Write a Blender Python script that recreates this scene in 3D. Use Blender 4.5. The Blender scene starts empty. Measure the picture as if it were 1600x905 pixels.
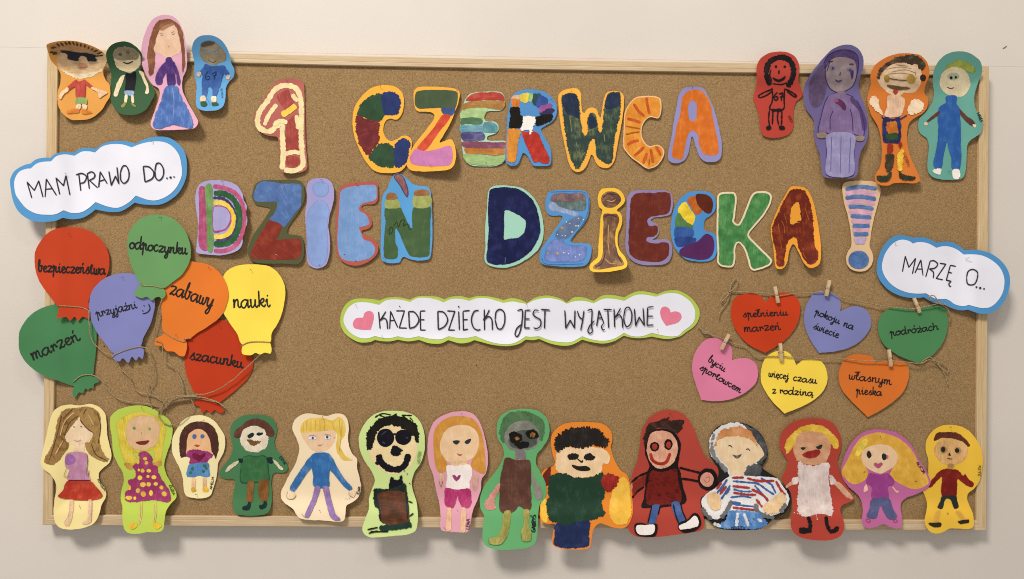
import bpy, math, random
import numpy as np
from mathutils import Vector, Euler, Matrix, noise
from mathutils.geometry import delaunay_2d_cdt

random.seed(7)
C = bpy.context.scene.collection

# ---------------------------------------------------------------- camera
CAM_LOC = Vector((-0.0593, -1.8813, 0.0014))
CAM_ROT = Euler((1.5737, -0.0114, -0.0185), 'XYZ')
cd = bpy.data.cameras.new('camera'); cd.lens = 26; cd.sensor_width = 36; cd.clip_end = 60; cd.clip_start = .02
cam = bpy.data.objects.new('camera', cd); C.objects.link(cam)
cam.location = CAM_LOC; cam.rotation_euler = CAM_ROT
bpy.context.scene.camera = cam

# ---------------------------------------------------------------- room light
w = bpy.data.worlds.new('World'); bpy.context.scene.world = w; w.use_nodes = True
bg = w.node_tree.nodes['Background']
bg.inputs[0].default_value = (1.0, .965, .93, 1); bg.inputs[1].default_value = .435

def ceiling_lamp(loc, target, sx, sy, power, col):
    ld = bpy.data.lights.new('ceiling_lamp', 'AREA'); ld.shape = 'RECTANGLE'; ld.size = sx; ld.size_y = sy
    ld.energy = power; ld.color = col
    o = bpy.data.objects.new('ceiling_lamp', ld); C.objects.link(o); o.location = loc
    o.rotation_euler = (Vector(target) - Vector(loc)).to_track_quat('-Z', 'Y').to_euler()
ceiling_lamp((-2.3, -4.0, 4.5), (0, 0, 0), 1.5, 1.1, 352, (1, .962, .915))
ceiling_lamp((.7, -2.4, 3.0), (0, 0, 0), .8, .4, 14, (1, .93, .86))
vs = bpy.context.scene.view_settings
vs.view_transform = 'Standard'; vs.look = 'None'; vs.exposure = 0; vs.gamma = 1
sc = bpy.context.scene
sc.cycles.max_bounces = 5; sc.cycles.diffuse_bounces = 3; sc.cycles.transparent_max_bounces = 16
sc.cycles.use_denoising = False
sc.cycles.filter_width = 1.05

# ---------------------------------------------------------------- pixel of the survey photo -> point on the board
FOC = 26 / 36 * 1600
RM = CAM_ROT.to_matrix()
def W(px, py, h=0.0):
    d = RM @ Vector(((px - 800) / FOC, (452.5 - py) / FOC, -1))
    t = (-h - CAM_LOC.y) / d.y
    return CAM_LOC + d * t
MM = 1.8813 / FOC           # metres per photo pixel on the board
CORK = -.008                # cork lies 8 mm behind the frame's front
WALL = -.036

# ---------------------------------------------------------------- materials
def lin(hexs):
    hexs = hexs.lstrip('#')
    v = [int(hexs[i:i+2], 16) / 255 for i in (0, 2, 4)]
    return [c / 12.92 if c <= .04045 else ((c + .055) / 1.055) ** 2.4 for c in v]

def ink(hexs):
    """colour of card, paint or ink, matched against samples of the real sheets"""
    h = hexs.lstrip('#'); r, g, b = [int(h[i:i+2], 16) / 255 for i in (0, 2, 4)]
    o = (.737*r + .248*g - .031*b + .072, .003*r + .894*g + .034*b + .046, -.047*r + .154*g + .791*b + .024)
    q = .5 * min(1, max(0, (max(r, g, b) - .27) / .3))
    o = [min(1, max(.02, v * q + u * (1 - q))) for v, u in zip(o, (r, g, b))]
    return [((c + .055) / 1.055) ** 2.4 if c > .04045 else c / 12.92 for c in o]

class NT:
    def __init__(s, name):
        s.m = bpy.data.materials.new(name); s.m.use_nodes = True; s.t = s.m.node_tree
        s.b = s.t.nodes['Principled BSDF']
    def n(s, t, **kw):
        x = s.t.nodes.new(t)
        for k, v in kw.items():
            if k in x.inputs: x.inputs[k].default_value = v
            else: setattr(x, k, v)
        return x
    def l(s, a, b): s.t.links.new(a, b)
    def mapping(s, scale, rot=0, off=0):
        tc = s.n('ShaderNodeTexCoord'); mp = s.n('ShaderNodeMapping')
        mp.inputs['Scale'].default_value = scale; mp.inputs['Rotation'].default_value = (0, rot, 0)
        mp.inputs['Location'].default_value = (off, off * .7, -off)
        s.l(tc.outputs['Object'], mp.inputs[0]); return mp.outputs[0]
    def noise(s, vec, scale, detail=3, rough=.5):
        x = s.n('ShaderNodeTexNoise'); x.inputs['Scale'].default_value = scale
        x.inputs['Detail'].default_value = detail; x.inputs['Roughness'].default_value = rough
        s.l(vec, x.inputs['Vector']); return x.outputs['Fac']
    def ramp(s, fac, stops):
        x = s.n('ShaderNodeValToRGB'); e = x.color_ramp.elements
        while len(e) < len(stops): e.new(.5)
        for k, (p, c) in enumerate(stops):
            e[k].position = p; e[k].color = (*c, 1) if len(c) == 3 else c
        s.l(fac, x.inputs[0]); return x.outputs[0]
    def bump(s, h, strength, dist):
        x = s.n('ShaderNodeBump'); x.inputs['Strength'].default_value = strength; x.inputs['Distance'].default_value = dist
        s.l(h, x.inputs['Height']); s.l(x.outputs[0], s.b.inputs['Normal'])
    def math(s, op, a, b=None, clamp=False):
        x = s.n('ShaderNodeMath'); x.operation = op; x.use_clamp = clamp
        for i, v in enumerate((a, b)):
            if v is None: continue
            if isinstance(v, (int, float)): x.inputs[i].default_value = v
            else: s.l(v, x.inputs[i])
        return x.outputs[0]

def mul(c, f): return [min(1, x * f) for x in c]
MATS = {}
def paper_mat(col):
    key = ('paper', col)
    if key in MATS: return MATS[key]
    s = NT('coloured_card'); c = lin('#eae9f2') if col == '#f0eef4' else ink(col); off = random.uniform(-9, 9)
    v = s.mapping((1, 1, 1), 0, off)
    big = s.noise(v, 9, 2, .5); fine = s.noise(v, 900, 2, .7)
    f = s.math('ADD', s.math('MULTIPLY', big, .6), s.math('MULTIPLY', fine, .4))
    s.l(s.ramp(f, [(.3, mul(c, .90)), (.7, mul(c, 1.08))]), s.b.inputs['Base Color'])
    s.b.inputs['Roughness'].default_value = .75; s.b.inputs['Specular IOR Level'].default_value = .15
    s.bump(fine, .15, .0004)
    MATS[key] = s.m; return s.m

def paint_mat(col, k=None, ang=90, v=.14, a=1.0, soft=0, dry=0, gloss=.5):
    key = ('paint', col, k, ang, v, a, soft, dry)
    if key in MATS: return MATS[key]
    s = NT('poster_paint'); c = ink(col); off = random.uniform(-9, 9)
    c2 = ink(k) if k else mul(c, 1 + 1.9 * v); c1 = mul(c, 1 - 1.6 * v)
    vec = s.mapping((1, 1, 1), math.radians(-(ang)), off)      # streaks run along local x after the turn
    mp2 = s.n('ShaderNodeMapping'); mp2.inputs['Scale'].default_value = (.13, 1, 1); s.l(vec, mp2.inputs[0])
    st = s.noise(mp2.outputs[0], 330, 3, .6)
    cl = s.noise(vec, 45, 3, .55)
    f = s.math('ADD', s.math('MULTIPLY', st, .38), s.math('MULTIPLY', cl, .62))
    s.l(s.ramp(f, [(.34, c1), (.5, c), (.66, c2)]), s.b.inputs['Base Color'])
    s.b.inputs['Roughness'].default_value = gloss
    s.b.inputs['Specular IOR Level'].default_value = .16
    s.bump(st, .45, .0009)
    if a < 1 or soft or dry:
        at = s.n('ShaderNodeAttribute'); at.attribute_name = 'rim'
        e = at.outputs['Fac']
        if soft:
            al = s.math('MULTIPLY', s.math('SUBTRACT', s.math('ADD', e, s.math('MULTIPLY', cl, .9)), .45), 2.2, True)
        elif dry:
            al = s.math('MULTIPLY', s.math('SUBTRACT', s.math('ADD', e, st), .38 + dry * .1), 9, True)
        else: al = s.math('ADD', s.math('MULTIPLY', e, 0), 1)
        if a < 1:
            al = s.math('MULTIPLY', al, s.math('ADD', s.math('MULTIPLY', st, .5 * a), a * .75, True))
        s.l(al, s.b.inputs['Alpha'])
    MATS[key] = s.m; return s.m

def ink_mat(col):
    key = ('ink', col)
    if key in MATS: return MATS[key]
    s = NT('marker_ink'); c = lin(col); v = s.mapping((1, 1, 1), 0, 1)
    s.l(s.ramp(s.noise(v, 140, 2), [(.3, mul(c, .8)), (.7, mul(c, 1.3))]), s.b.inputs['Base Color'])
    s.b.inputs['Roughness'].default_value = .45; s.b.inputs['Specular IOR Level'].default_value = .3
    MATS[key] = s.m; return s.m

def cork_mat():
    s = NT('cork'); v = s.mapping((1, 1, 1), 0, 0)
    vo = s.n('ShaderNodeTexVoronoi'); vo.inputs['Scale'].default_value = 620; s.l(v, vo.inputs['Vector'])
    vo.inputs['Randomness'].default_value = 1
    sep = s.n('ShaderNodeSeparateColor'); s.l(vo.outputs['Color'], sep.inputs[0])
    g = s.noise(v, 900, 3, .7); big = s.noise(v, 6, 4, .6)
    sp = s.noise(v, 300, 2, .5)
    f = s.math('ADD', s.math('ADD', s.math('MULTIPLY', sep.outputs[0], .42), s.math('MULTIPLY', g, .38)),
               s.math('ADD', s.math('MULTIPLY', big, .13), s.math('MULTIPLY', sp, .12)))
    base = lin('#98714a')
    col = s.ramp(f, [(.25, lin('#71583b')), (.40, lin('#8d704c')), (.54, lin('#9a7c54')), (.70, lin('#a7885d')), (.92, lin('#cdb086'))])
    s.l(col, s.b.inputs['Base Color']); s.b.inputs['Roughness'].default_value = .9
    s.b.inputs['Specular IOR Level'].default_value = .15
    s.bump(f, .3, .0008)
    return s.m

def wall_mat():
    s = NT('painted_plaster'); v = s.mapping((1, 1, 1), 0, 3)
    b = s.noise(v, 2.2, 4, .55); o = s.noise(v, 260, 3, .6); sc_ = s.noise(s.mapping((.3, 1, 3), 0, 1), 14, 3)
    f = s.math('ADD', s.math('MULTIPLY', b, .7), s.math('MULTIPLY', sc_, .3))
    s.l(s.ramp(b, [(.3, lin('#d5ccc1')), (.7, lin('#dcd3c8'))]), s.b.inputs['Base Color'])
    s.b.inputs['Roughness'].default_value = .6; s.b.inputs['Specular IOR Level'].default_value = .25
    s.bump(o, .25, .0012)
    return s.m

def wood_mat(along, name='pine_wood', a='#bda17b', b='#cbb18c', c='#d6c09c', sc=1.0):
    s = NT(name)
    scale = {'x': (.035, 1, 1), 'z': (1, 1, .035)}[along]
    v = s.mapping(scale, 0, 2)
    g = s.noise(v, 420 * sc, 3, .6); g2 = s.noise(v, 90 * sc, 2, .5)
    f = s.math('ADD', s.math('MULTIPLY', g, .6), s.math('MULTIPLY', g2, .4))
    s.l(s.ramp(f, [(.36, lin(a)), (.5, lin(b)), (.64, lin(c))]), s.b.inputs['Base Color'])
    s.b.inputs['Roughness'].default_value = .5; s.b.inputs['Specular IOR Level'].default_value = .35
    s.bump(g, .3, .0006)
    return s.m

def twine_mat():
    s = NT('jute_twine'); v = s.mapping((1, 1, 1), 0, 4)
    g = s.noise(v, 600, 2, .6)
    s.l(s.ramp(g, [(.35, lin('#7d6747')), (.65, lin('#bda47a'))]), s.b.inputs['Base Color'])
    s.b.inputs['Roughness'].default_value = .95
    return s.m
def metal_mat():
    s = NT('pin_steel'); s.b.inputs['Base Color'].default_value = (.16, .15, .15, 1)
    s.b.inputs['Metallic'].default_value = .8; s.b.inputs['Roughness'].default_value = .4
    return s.m
TWINE = twine_mat(); STEEL = metal_mat()

# ---------------------------------------------------------------- objects
def prop(o, label=None, cat=None, group=None, kind=None):
    if label: o['label'] = label
    if cat: o['category'] = cat
    if group: o['group'] = group
    if kind: o['kind'] = kind
    return o
def mesh(name, verts, faces, mat, parent=None, origin=None, smooth=True, rim=None):
    me = bpy.data.meshes.new(name)
    org = Vector(origin) if origin is not None else (parent.location.copy() if parent else Vector((0, 0, 0)))
    me.from_pydata([Vector(v) - org for v in verts], [], faces)
    me.materials.append(mat)
    if smooth: me.polygons.foreach_set('use_smooth', [True] * len(me.polygons))
    if rim is not None:
        at = me.attributes.new('rim', 'FLOAT', 'POINT'); at.data.foreach_set('value', rim)
    me.update()
    o = bpy.data.objects.new(name, me); C.objects.link(o)
    if parent: o.parent = parent
    else: o.location = org
    return o
def empty(name, loc):
    o = bpy.data.objects.new(name, None); C.objects.link(o); o.location = loc; o.empty_display_size = .02
    return o

# ---------------------------------------------------------------- outlines
def parse(s):
    out = []
    for tok in s.split():
        c = tok.endswith('!'); tok = tok.rstrip('!')
        x, y = tok.split(','); out.append((float(x), float(y), c))
    return out
def spline(pts, closed, step):
    """Catmull-Rom through the points, sharp at those marked as corners; resampled every step."""
    P = np.array([(p[0], p[1]) for p in pts]); Cn = [p[2] for p in pts]; n = len(P)
    if n == 1: return P
    out = []
    segs = n if closed else n - 1
    for i in range(segs):
        a, b = P[i], P[(i + 1) % n]
        if (closed or i > 0) and not Cn[i]: pa = P[(i - 1) % n]
        else: pa = 2 * a - b
        j = (i + 1) % n
        if (closed or i + 2 < n) and not Cn[j]: pb = P[(i + 2) % n]
        else: pb = 2 * b - a
        L = np.linalg.norm(b - a); k = max(1, int(round(L / step)))
        d1 = (b - pa) * .5; d2 = (pb - a) * .5
        for d in (d1, d2):
            m = np.linalg.norm(d)
            if m > L * 1.1 and m > 0: d *= L * 1.1 / m
        t = np.arange(k)[:, None] / k
        out.append((2*t**3-3*t**2+1)*a + (t**3-2*t**2+t)*d1 + (-2*t**3+3*t**2)*b + (t**3-t**2)*d2)
    if not closed: out.append(P[-1][None])
    return np.concatenate(out)
def straight(pts, closed, step):
    return spline([(p[0], p[1], True) for p in pts], closed, step)
def normals(P, closed):
    if closed: T = np.roll(P, -1, 0) - np.roll(P, 1, 0)
    else: T = np.gradient(P, axis=0)
    L = np.linalg.norm(T, axis=1, keepdims=True); L[L == 0] = 1
    T = T / L
    return np.stack([T[:, 1], -T[:, 0]], 1)
def area(P):
    x, y = P[:, 0], P[:, 1]
    return .5 * np.sum(x * np.roll(y, -1) - np.roll(x, -1) * y)
def jitter(P, amp, seed, closed=True, freq=1.0):
    if amp <= 0: return P
    N = normals(P, closed); s = seed * 13.7
    hf = 1.0 if amp < 1.2 else 1.5
    d = np.array([noise.noise(Vector((x * .12 * freq + s, y * .12 * freq, s))) * .9 +
                  noise.noise(Vector((x * .45 * freq * hf, y * .45 * freq * hf + s, s))) * (.8 * hf) for x, y in P])
    return P + N * (d * amp)[:, None]
def inside(P, poly):
    """even-odd test of points P in polygon poly"""
    x, y = P[:, 0][:, None], P[:, 1][:, None]
    a = poly; b = np.roll(poly, -1, 0)
    cond = ((a[:, 1] > y) != (b[:, 1] > y))
    with np.errstate(divide='ignore', invalid='ignore'):
        xi = (b[:, 0] - a[:, 0]) * (y - a[:, 1]) / (b[:, 1] - a[:, 1]) + a[:, 0]
    return (np.sum(cond & (x < xi), 1) % 2) == 1
def edge_dist(P, polys):
    best = np.full(len(P), 1e9)
    for poly in polys:
        d = np.sqrt(((P[:, None, :] - poly[None, :, :]) ** 2).sum(2)).min(1)
        best = np.minimum(best, d)
    return best
def fill(polys, grid):
    """triangulate outer ring minus holes with an interior grid (photo pixels)"""
    vs_, es = [], []
    for p in polys:
        b = len(vs_); n = len(p)
        vs_ += [Vector((x, y)) for x, y in p]; es += [(b + i, b + (i + 1) % n) for i in range(n)]
    lo, hi = polys[0].min(0), polys[0].max(0)
    gx = np.arange(lo[0] + grid * .5, hi[0], grid); gy = np.arange(lo[1] + grid * .5, hi[1], grid)
    if len(gx) and len(gy):
        G = np.stack(np.meshgrid(gx, gy), -1).reshape(-1, 2)
        m = inside(G, polys[0])
        for h in polys[1:]: m &= ~inside(G, h)
        G = G[m]
        if len(G): G = G[edge_dist(G, polys) > grid * .35]
        vs_ += [Vector((x, y)) for x, y in G]
    v, e, f, *_ = delaunay_2d_cdt(vs_, es, [], 0, 1e-5)
    V = np.array([(q.x, q.y) for q in v]); F = np.array([t for t in f if len(t) == 3])
    cen = V[F].mean(1); m = inside(cen, polys[0])
    for h in polys[1:]: m &= ~inside(cen, h)
    F = F[m]
    # front side faces the viewer (photo y points down)
    a, b, c = V[F[:, 0]], V[F[:, 1]], V[F[:, 2]]
    cr = (b[:, 0]-a[:, 0])*(c[:, 1]-a[:, 1]) - (b[:, 1]-a[:, 1])*(c[:, 0]-a[:, 0])
    F[cr > 0] = F[cr > 0][:, ::-1]
    return V, F

# ---------------------------------------------------------------- how a sheet of card lies on the board
INNER = np.array([(90, 91), (1531, 119), (1526, 813), (81, 805)], float)
def rim_rise(x, y):
    """0 well inside the cork, 1 over the wooden frame"""
    d = 1e9
    for i in range(4):
        a, b = INNER[i], INNER[(i + 1) % 4]
        t = (b - a) / np.linalg.norm(b - a)
        d = np.minimum(d, (x - a[0]) * -t[1] + (y - a[1]) * t[0])
    u = np.clip((34 - d) / 34, 0, 1)
    return u * u * (3 - 2 * u)
class Lie:
    """height (m) in front of the frame's face for a sheet: gap, layer, bends, curled rim, ripples"""
    def __init__(s, poly, layer=0, curl=4.0, bends=(), wav=.9, seed=0, gap=1.5):
        s.lo, s.hi = poly.min(0), poly.max(0); s.c = (s.lo + s.hi) / 2; s.hs = (s.hi - s.lo) / 2
        s.layer, s.curl, s.bends, s.wav, s.seed, s.gap = layer, curl * .75, bends, wav, seed, gap
        R = random.Random(seed * 31 + 5)
        s.ph = [R.uniform(0, 6.28) for _ in range(6)]; s.k = [R.uniform(.6, 1.5) for _ in range(4)]
        s.dirs = R.uniform(0, 6.28)
    def __call__(s, x, y):
        x = np.asarray(x, float); y = np.asarray(y, float)
        h = CORK * 1000 + s.gap + s.layer * 1.3 + rim_rise(x, y) * 9.5
        u = (x - s.c[0]) / s.hs[0]; v = (y - s.c[1]) / s.hs[1]
        h = h + s.curl * (.45 * u * u * s.k[0] + .55 * np.where(v > 0, v * v * s.k[1], v * v * .25 * s.k[2]))
        h = h + s.wav * (np.sin(u * 2.6 * s.k[3] + v * 1.3 + s.ph[0]) + .7 * np.sin(v * 3.4 - u * 1.2 + s.ph[1]) + 1.7)
        for bx, by, dx, dy, sl, q in s.bends:
            L = math.hypot(dx, dy); t = ((x - bx) * dx + (y - by) * dy) / L * MM
            t = np.maximum(t, 0); r = .02
            h = h + 1000 * (sl * (np.sqrt(t * t + r * r) - r) + q * t * t)
        return h / 1000

TR = {}
class Sheet:
    def __init__(s, name, label, cat, group, tr, col, outline, layer=0, curl=4.0, bends=(), wav=.9, gap=1.5, jit=.4, pins=(), thick=.0005, partname='card'):
        s.tr = tr; s.n = 0
        pts = parse(outline)
        P = spline([(*s.px(a, b), c) for a, b, c in pts], True, 2.0)
        P = jitter(P, jit, len(label), True)
        s.poly = P
        bb = [(*s.px(b[0], b[1]), b[2], b[3], b[4], b[5]) for b in bends]
        s.lie = Lie(P, layer, curl, bb, wav, sum(map(ord, label)) % 97, gap)
        cx, cy = s.lie.c
        s.root = prop(empty(name, W(cx, s.lie.hi[1], CORK)), label, cat, group)
        s.level = 0
        s.sheet(partname, P, col, thick)
        for p in pins: s.pin(*p)
    def px(s, a, b):
        x0, y0, k = TR[s.tr]; return x0 + a / k, y0 + b / k
    def sheet(s, name, P, col, thick=.0005, lift=0.0):
        V, F = fill([P], 5.0)
        H = s.lie(V[:, 0], V[:, 1]) + lift
        top = [W(x, y, h) for (x, y), h in zip(V, H)]
        bot = [W(x, y, h - thick) for (x, y), h in zip(V, H)]
        n = len(V); faces = [tuple(int(i) for i in f) for f in F]
        faces += [tuple(int(i) + n for i in f[::-1]) for f in F]
        m = len(P); cw = area(P) > 0; b = 2 * n
        HP = s.lie(P[:, 0], P[:, 1]) + lift
        ring = [W(x, y, h) for (x, y), h in zip(P, HP)] + [W(x, y, h - thick) for (x, y), h in zip(P, HP)]
        for i in range(m):
            j = (i + 1) % m
            faces.append((b+i, b+j, b+j+m, b+i+m) if not cw else (b+j, b+i, b+i+m, b+j+m))
        o = mesh(name, top + bot + ring, faces, paper_mat(col), s.root)
        return o
    def off(s):
        s.n += 1
        return .00025 + s.n * .00009
    def paint(s, name, polys, mat, rimw=2.0, grid=None, lift=None):
        h0 = s.off() if lift is None else lift
        size = (polys[0].max(0) - polys[0].min(0)).min()
        g = grid or (3.0 if size > 14 else max(1.2, size / 4))
        V, F = fill(polys, min(g, 5))
        if len(F) == 0: return None
        H = s.lie(V[:, 0], V[:, 1]) + h0
        rim = np.clip(edge_dist(V, polys) / rimw, 0, 1)
        return mesh(name, [W(x, y, h) for (x, y), h in zip(V, H)], [tuple(int(i) for i in f) for f in F], mat, s.root, rim=rim)
    def ribbon(s, name, lines, width, mat, jit=0.0, taper=False):
        """strokes of a brush or pen; width in photo px"""
        h0 = s.off(); vs_, fs, rim = [], [], []; q = 0
        for P in lines:
            if len(P) < 2: continue
            N = normals(P, False); n = len(P)
            wd = np.full(n, width / 2)
            if jit:
                wd = wd * (1 + jit * np.array([noise.noise(Vector((x * .3, y * .3, s.n))) * 1.6 for x, y in P]))
            k = min(3, n // 2)
            for e in range(k):
                f = (.45, .8, .95)[e]; wd[e] *= f; wd[n - 1 - e] *= f
            L = P + N * wd[:, None]; Rr = P - N * wd[:, None]
            H = s.lie(P[:, 0], P[:, 1]) + h0 + q * 2e-6; q += 1
            b = len(vs_)
            HL = s.lie(L[:, 0], L[:, 1]) + h0 + q * 4e-6; HR = s.lie(Rr[:, 0], Rr[:, 1]) + h0 + q * 4e-6
            for i in range(n):
                e6 = i * 4e-7
                vs_ += [W(*L[i], HL[i] + e6), W(*P[i], H[i] + e6 + q * 2e-6), W(*Rr[i], HR[i] + e6)]; rim += [0, 1, 0]
            for i in range(n - 1):
                a = b + i * 3
                fs += [(a, a + 3, a + 4, a + 1), (a + 1, a + 4, a + 5, a + 2)]
        if not vs_: return None
        o = mesh(name, vs_, fs, mat, s.root, rim=rim)
        return o
    def pin(s, a, b, kind=0):
        x, y = s.px(a, b); h = float(s.lie(x, y))
        R = random.Random(int(x * 7 + y))
        p0 = W(x, y, h - .001); d = Vector((R.uniform(-.5, .5), -1, R.uniform(-.25, .35))).normalized()
        p1 = p0 + d * .009
        v, f = tube([p0, p1], .00042, 6)
        v2, f2 = ball(p1, .0011)
        f2 = [tuple(i + len(v) for i in q) for q in f2]
        mesh('pin', v + v2, f + f2, STEEL, s.root)

def tube(pts, r, sides=6, cap=True):
    pts = [Vector(p) for p in pts]; v, f = [], []; n = len(pts)
    up = Vector((0, 0, 1))
    rr = r if isinstance(r, (list, tuple)) else [r] * n
    prev = None
    for i, p in enumerate(pts):
        t = (pts[min(i + 1, n - 1)] - pts[max(i - 1, 0)]).normalized()
        if prev is None:
            a = t.cross(Vector((0, 1, 0)) if abs(t.y) < .9 else up).normalized()
        else: a = (prev - t * prev.dot(t)).normalized()
        prev = a; b = t.cross(a)
        for k in range(sides):
            an = 2 * math.pi * k / sides
            v.append(p + (a * math.cos(an) + b * math.sin(an)) * rr[i])
    for i in range(n - 1):
        for k in range(sides):
            j = (k + 1) % sides
            f.append((i * sides + k, i * sides + j, (i + 1) * sides + j, (i + 1) * sides + k))
    if cap: f.append(tuple(range(sides - 1, -1, -1))); f.append(tuple((n - 1) * sides + k for k in range(sides)))
    return v, f
def ball(c, r, nu=8, nv=5):
    v, f = [], []
    for i in range(nv + 1):
        a = math.pi * i / nv
        for k in range(nu):
            b = 2 * math.pi * k / nu
            v.append(Vector(c) + Vector((math.sin(a) * math.cos(b), math.sin(a) * math.sin(b), math.cos(a))) * r)
    for i in range(nv):
        for k in range(nu):
            j = (k + 1) % nu
            f.append((i * nu + k, (i + 1) * nu + k, (i + 1) * nu + j, i * nu + j))
    return v, f

# ---------------------------------------------------------------- handwriting
CURS = {
 'a': (11, "8,9 4,10 0,6 1,1 4,0 7,5 8,10 8,3 9,0 11,3"),
 'ą': (11, "8,9 4,10 0,6 1,1 4,0 7,5 8,10 8,3 9,0 11,3|9,0 8,-3 9,-4 11,-3"),
 'b': (9, "0,4 2,14 2,20 1,18 1,3 4,0 6,3 6,8 4,10 9,9"),
 'c': (8, "7,8 4,10 1,7 1,2 4,0 8,3"),
 'd': (11, "8,9 4,10 0,6 1,1 4,0 7,4 8,12 8,20|8,12 8,3 9,0 11,3"),
 'e': (8, "0,4 5,6 6,9 3,10 1,6 2,1 5,0 8,3"),
 'ę': (8, "0,4 5,6 6,9 3,10 1,6 2,1 5,0 8,3|5,0 4,-3 5,-4 7,-3"),
 'h': (10, "1,20 1,0|1,5 4,10 7,9 7,2 8,0 10,3"),
 'i': (6, "0,6 2,10 2,3 4,0 6,3|1.9,13.4 3,15.6"),
 'j': (6, "0,6 3,10 3,-6 1,-9 -1,-7 2,-2 6,3|2.9,13.4 4,15.6"),
 'k': (9, "1,20 1,0|1,5 5,10 7,8 5,5 2,5 7,0 9,3"),
 'l': (6, "0,4 3,14 3,20 1,18 1,3 3,0 6,3"),
 'ł': (6, "0,4 3,12 3,17 1,14 1,3 3,0 6,3|-3,17 6,19.5"),
 'm': (13, "0,7 1,10 1,0 2,7 4,10 5,8 5,0 6,7 8,10 9,8 9,2 11,0 13,3"),
 'n': (10, "0,7 1,10 1,0 2,7 5,10 6,8 6,2 8,0 10,3"),
 'ń': (10, "0,7 1,10 1,0 2,7 5,10 6,8 6,2 8,0 10,3|4,13 6,18"),
 'o': (9, "5,10 1,8 0,3 3,0 7,3 7,8 4,10 6,8 9,9"),
 'ó': (9, "5,10 1,8 0,3 3,0 7,3 7,8 4,10 6,8 9,9|4,13 6,18"),
 'p': (10, "-1,6 2,11 2,-9|2,4 4,9 6,9 6,2 8,0 10,3"),
 'r': (8, "0,7 2,10 2,0 2,6 5,10 6,8 6,5 8,6"),
 's': (8, "0,1 5,11 5,7 7,3 4,0 2,1|5,0 8,3"),
 'ś': (8, "0,1 5,11 5,7 7,3 4,0 2,1|5,0 8,3|5,14 7,18"),
 't': (7, "0,6 3,16 2,3 4,0 7,3|0,13 6,14"),
 'u': (10, "0,7 1,10 1,2 3,0 6,4 6,10 6,3 8,0 10,3"),
 'w': (11, "0,7 1,10 1,2 3,0 5,3 5,9 5,2 7,0 9,4 9,10 11,9"),
 'y': (9, "0,7 1,10 1,3 3,0 6,4 7,10 6,-6 4,-9 2,-7 5,-1 9,3"),
 'z': (9, "0,8 2,10 7,9 1,0 4,1 6,0 9,3"),
 'ż': (9, "0,8 2,10 7,9 1,0 4,1 6,0 9,3|4.6,13.4 5.6,15.6"),
 'ź': (9, "0,8 2,10 7,9 1,0 4,1 6,0 9,3|4,13 6,18"),
 ' ': (8, ""), ':': (4, "1,2 1.4,2.4|1,8 1.4,8.4"), ')': (5, "0,-1 4,3 4,8 3,13"),
}
CAPS = {
 'A': (7, "0,0 3,10 6,0|1,4 5,4"), 'B': (6, "0,0 0,10 4,9 4,6 0,5|0,5 5,4 5,1 0,0"), 'C': (6, "5,9 3,10 0,7 0,3 3,0 5,1"),
 'D': (6, "0,0 0,10 4,8 5,5 4,2 0,0"), 'E': (6, "5,10 0,10 0,0 5,0|0,5 4,5"), 'G': (7, "5,9 3,10 0,7 0,3 3,0 6,2 6,5 3,5"),
 'H': (6, "0,0 0,10|5,0 5,10|0,5 5,5"), 'I': (2, "0,0 0,10"), 'J': (6, "1,10 5,10 5,2 3,0 0,2"), 'K': (6, "0,0 0,10|5,10 0,4 5,0"),
 'L': (6, "0,10 0,0 5,0"), 'M': (8, "0,0 0,10 3.5,4 7,10 7,0"), 'N': (7, "0,0 0,10 5,0 5,10"), 'O': (7, "3,10 0,7 0,3 3,0 6,3 6,7 3,10"),
 'P': (6, "0,0 0,10 5,9 5,6 0,5"), 'R': (6, "0,0 0,10 5,9 5,6 0,5 5,0"), 'S': (6, "5,9 2,10 0,8 1,6 5,4 5,1 2,0 0,1"),
 'Ś': (6, "5,9 2,10 0,8 1,6 5,4 5,1 2,0 0,1|3,12 4,14"), 'T': (6, "0,10 6,10|3,10 3,0"), 'U': (6, "0,10 0,2 3,0 5,2 5,10"),
 'W': (8, "0,10 2,0 4,7 6,0 8,10"), 'Y': (6, "0,10 3,5 6,10|3,5 3,0"), 'Z': (6, "0,10 5,10 0,0 6,0"), ' ': (4, ""),
}
def write(text, p0, p1, xh, font, R, smooth):
    """polylines of handwriting from p0 to p1 (baseline), xh = height of a small letter (all photo px)"""
    adv = sum(font[c][0] for c in text); p0 = np.array(p0); p1 = np.array(p1)
    ex = (p1 - p0) / adv; L = np.linalg.norm(ex); ey = np.array([ex[1], -ex[0]]) / L * xh / 10
    if L == 0: return []
    out = []; x = 0
    for c in text:
        a, st = font[c]; jy = R.uniform(-.5, .5); js = R.uniform(.93, 1.07)
        for part in st.split('|'):
            if not part: continue
            pts = [(px_, py_) for px_, py_, _ in parse(part)]
            q = [(*(p0 + ex * (x + u + R.uniform(-.2, .2)) + ey * ((v + jy) * js)), False) for u, v in pts]
            out.append(spline(q, False, .8) if smooth else straight(q, False, .8))
        x += a
    return out

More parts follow.
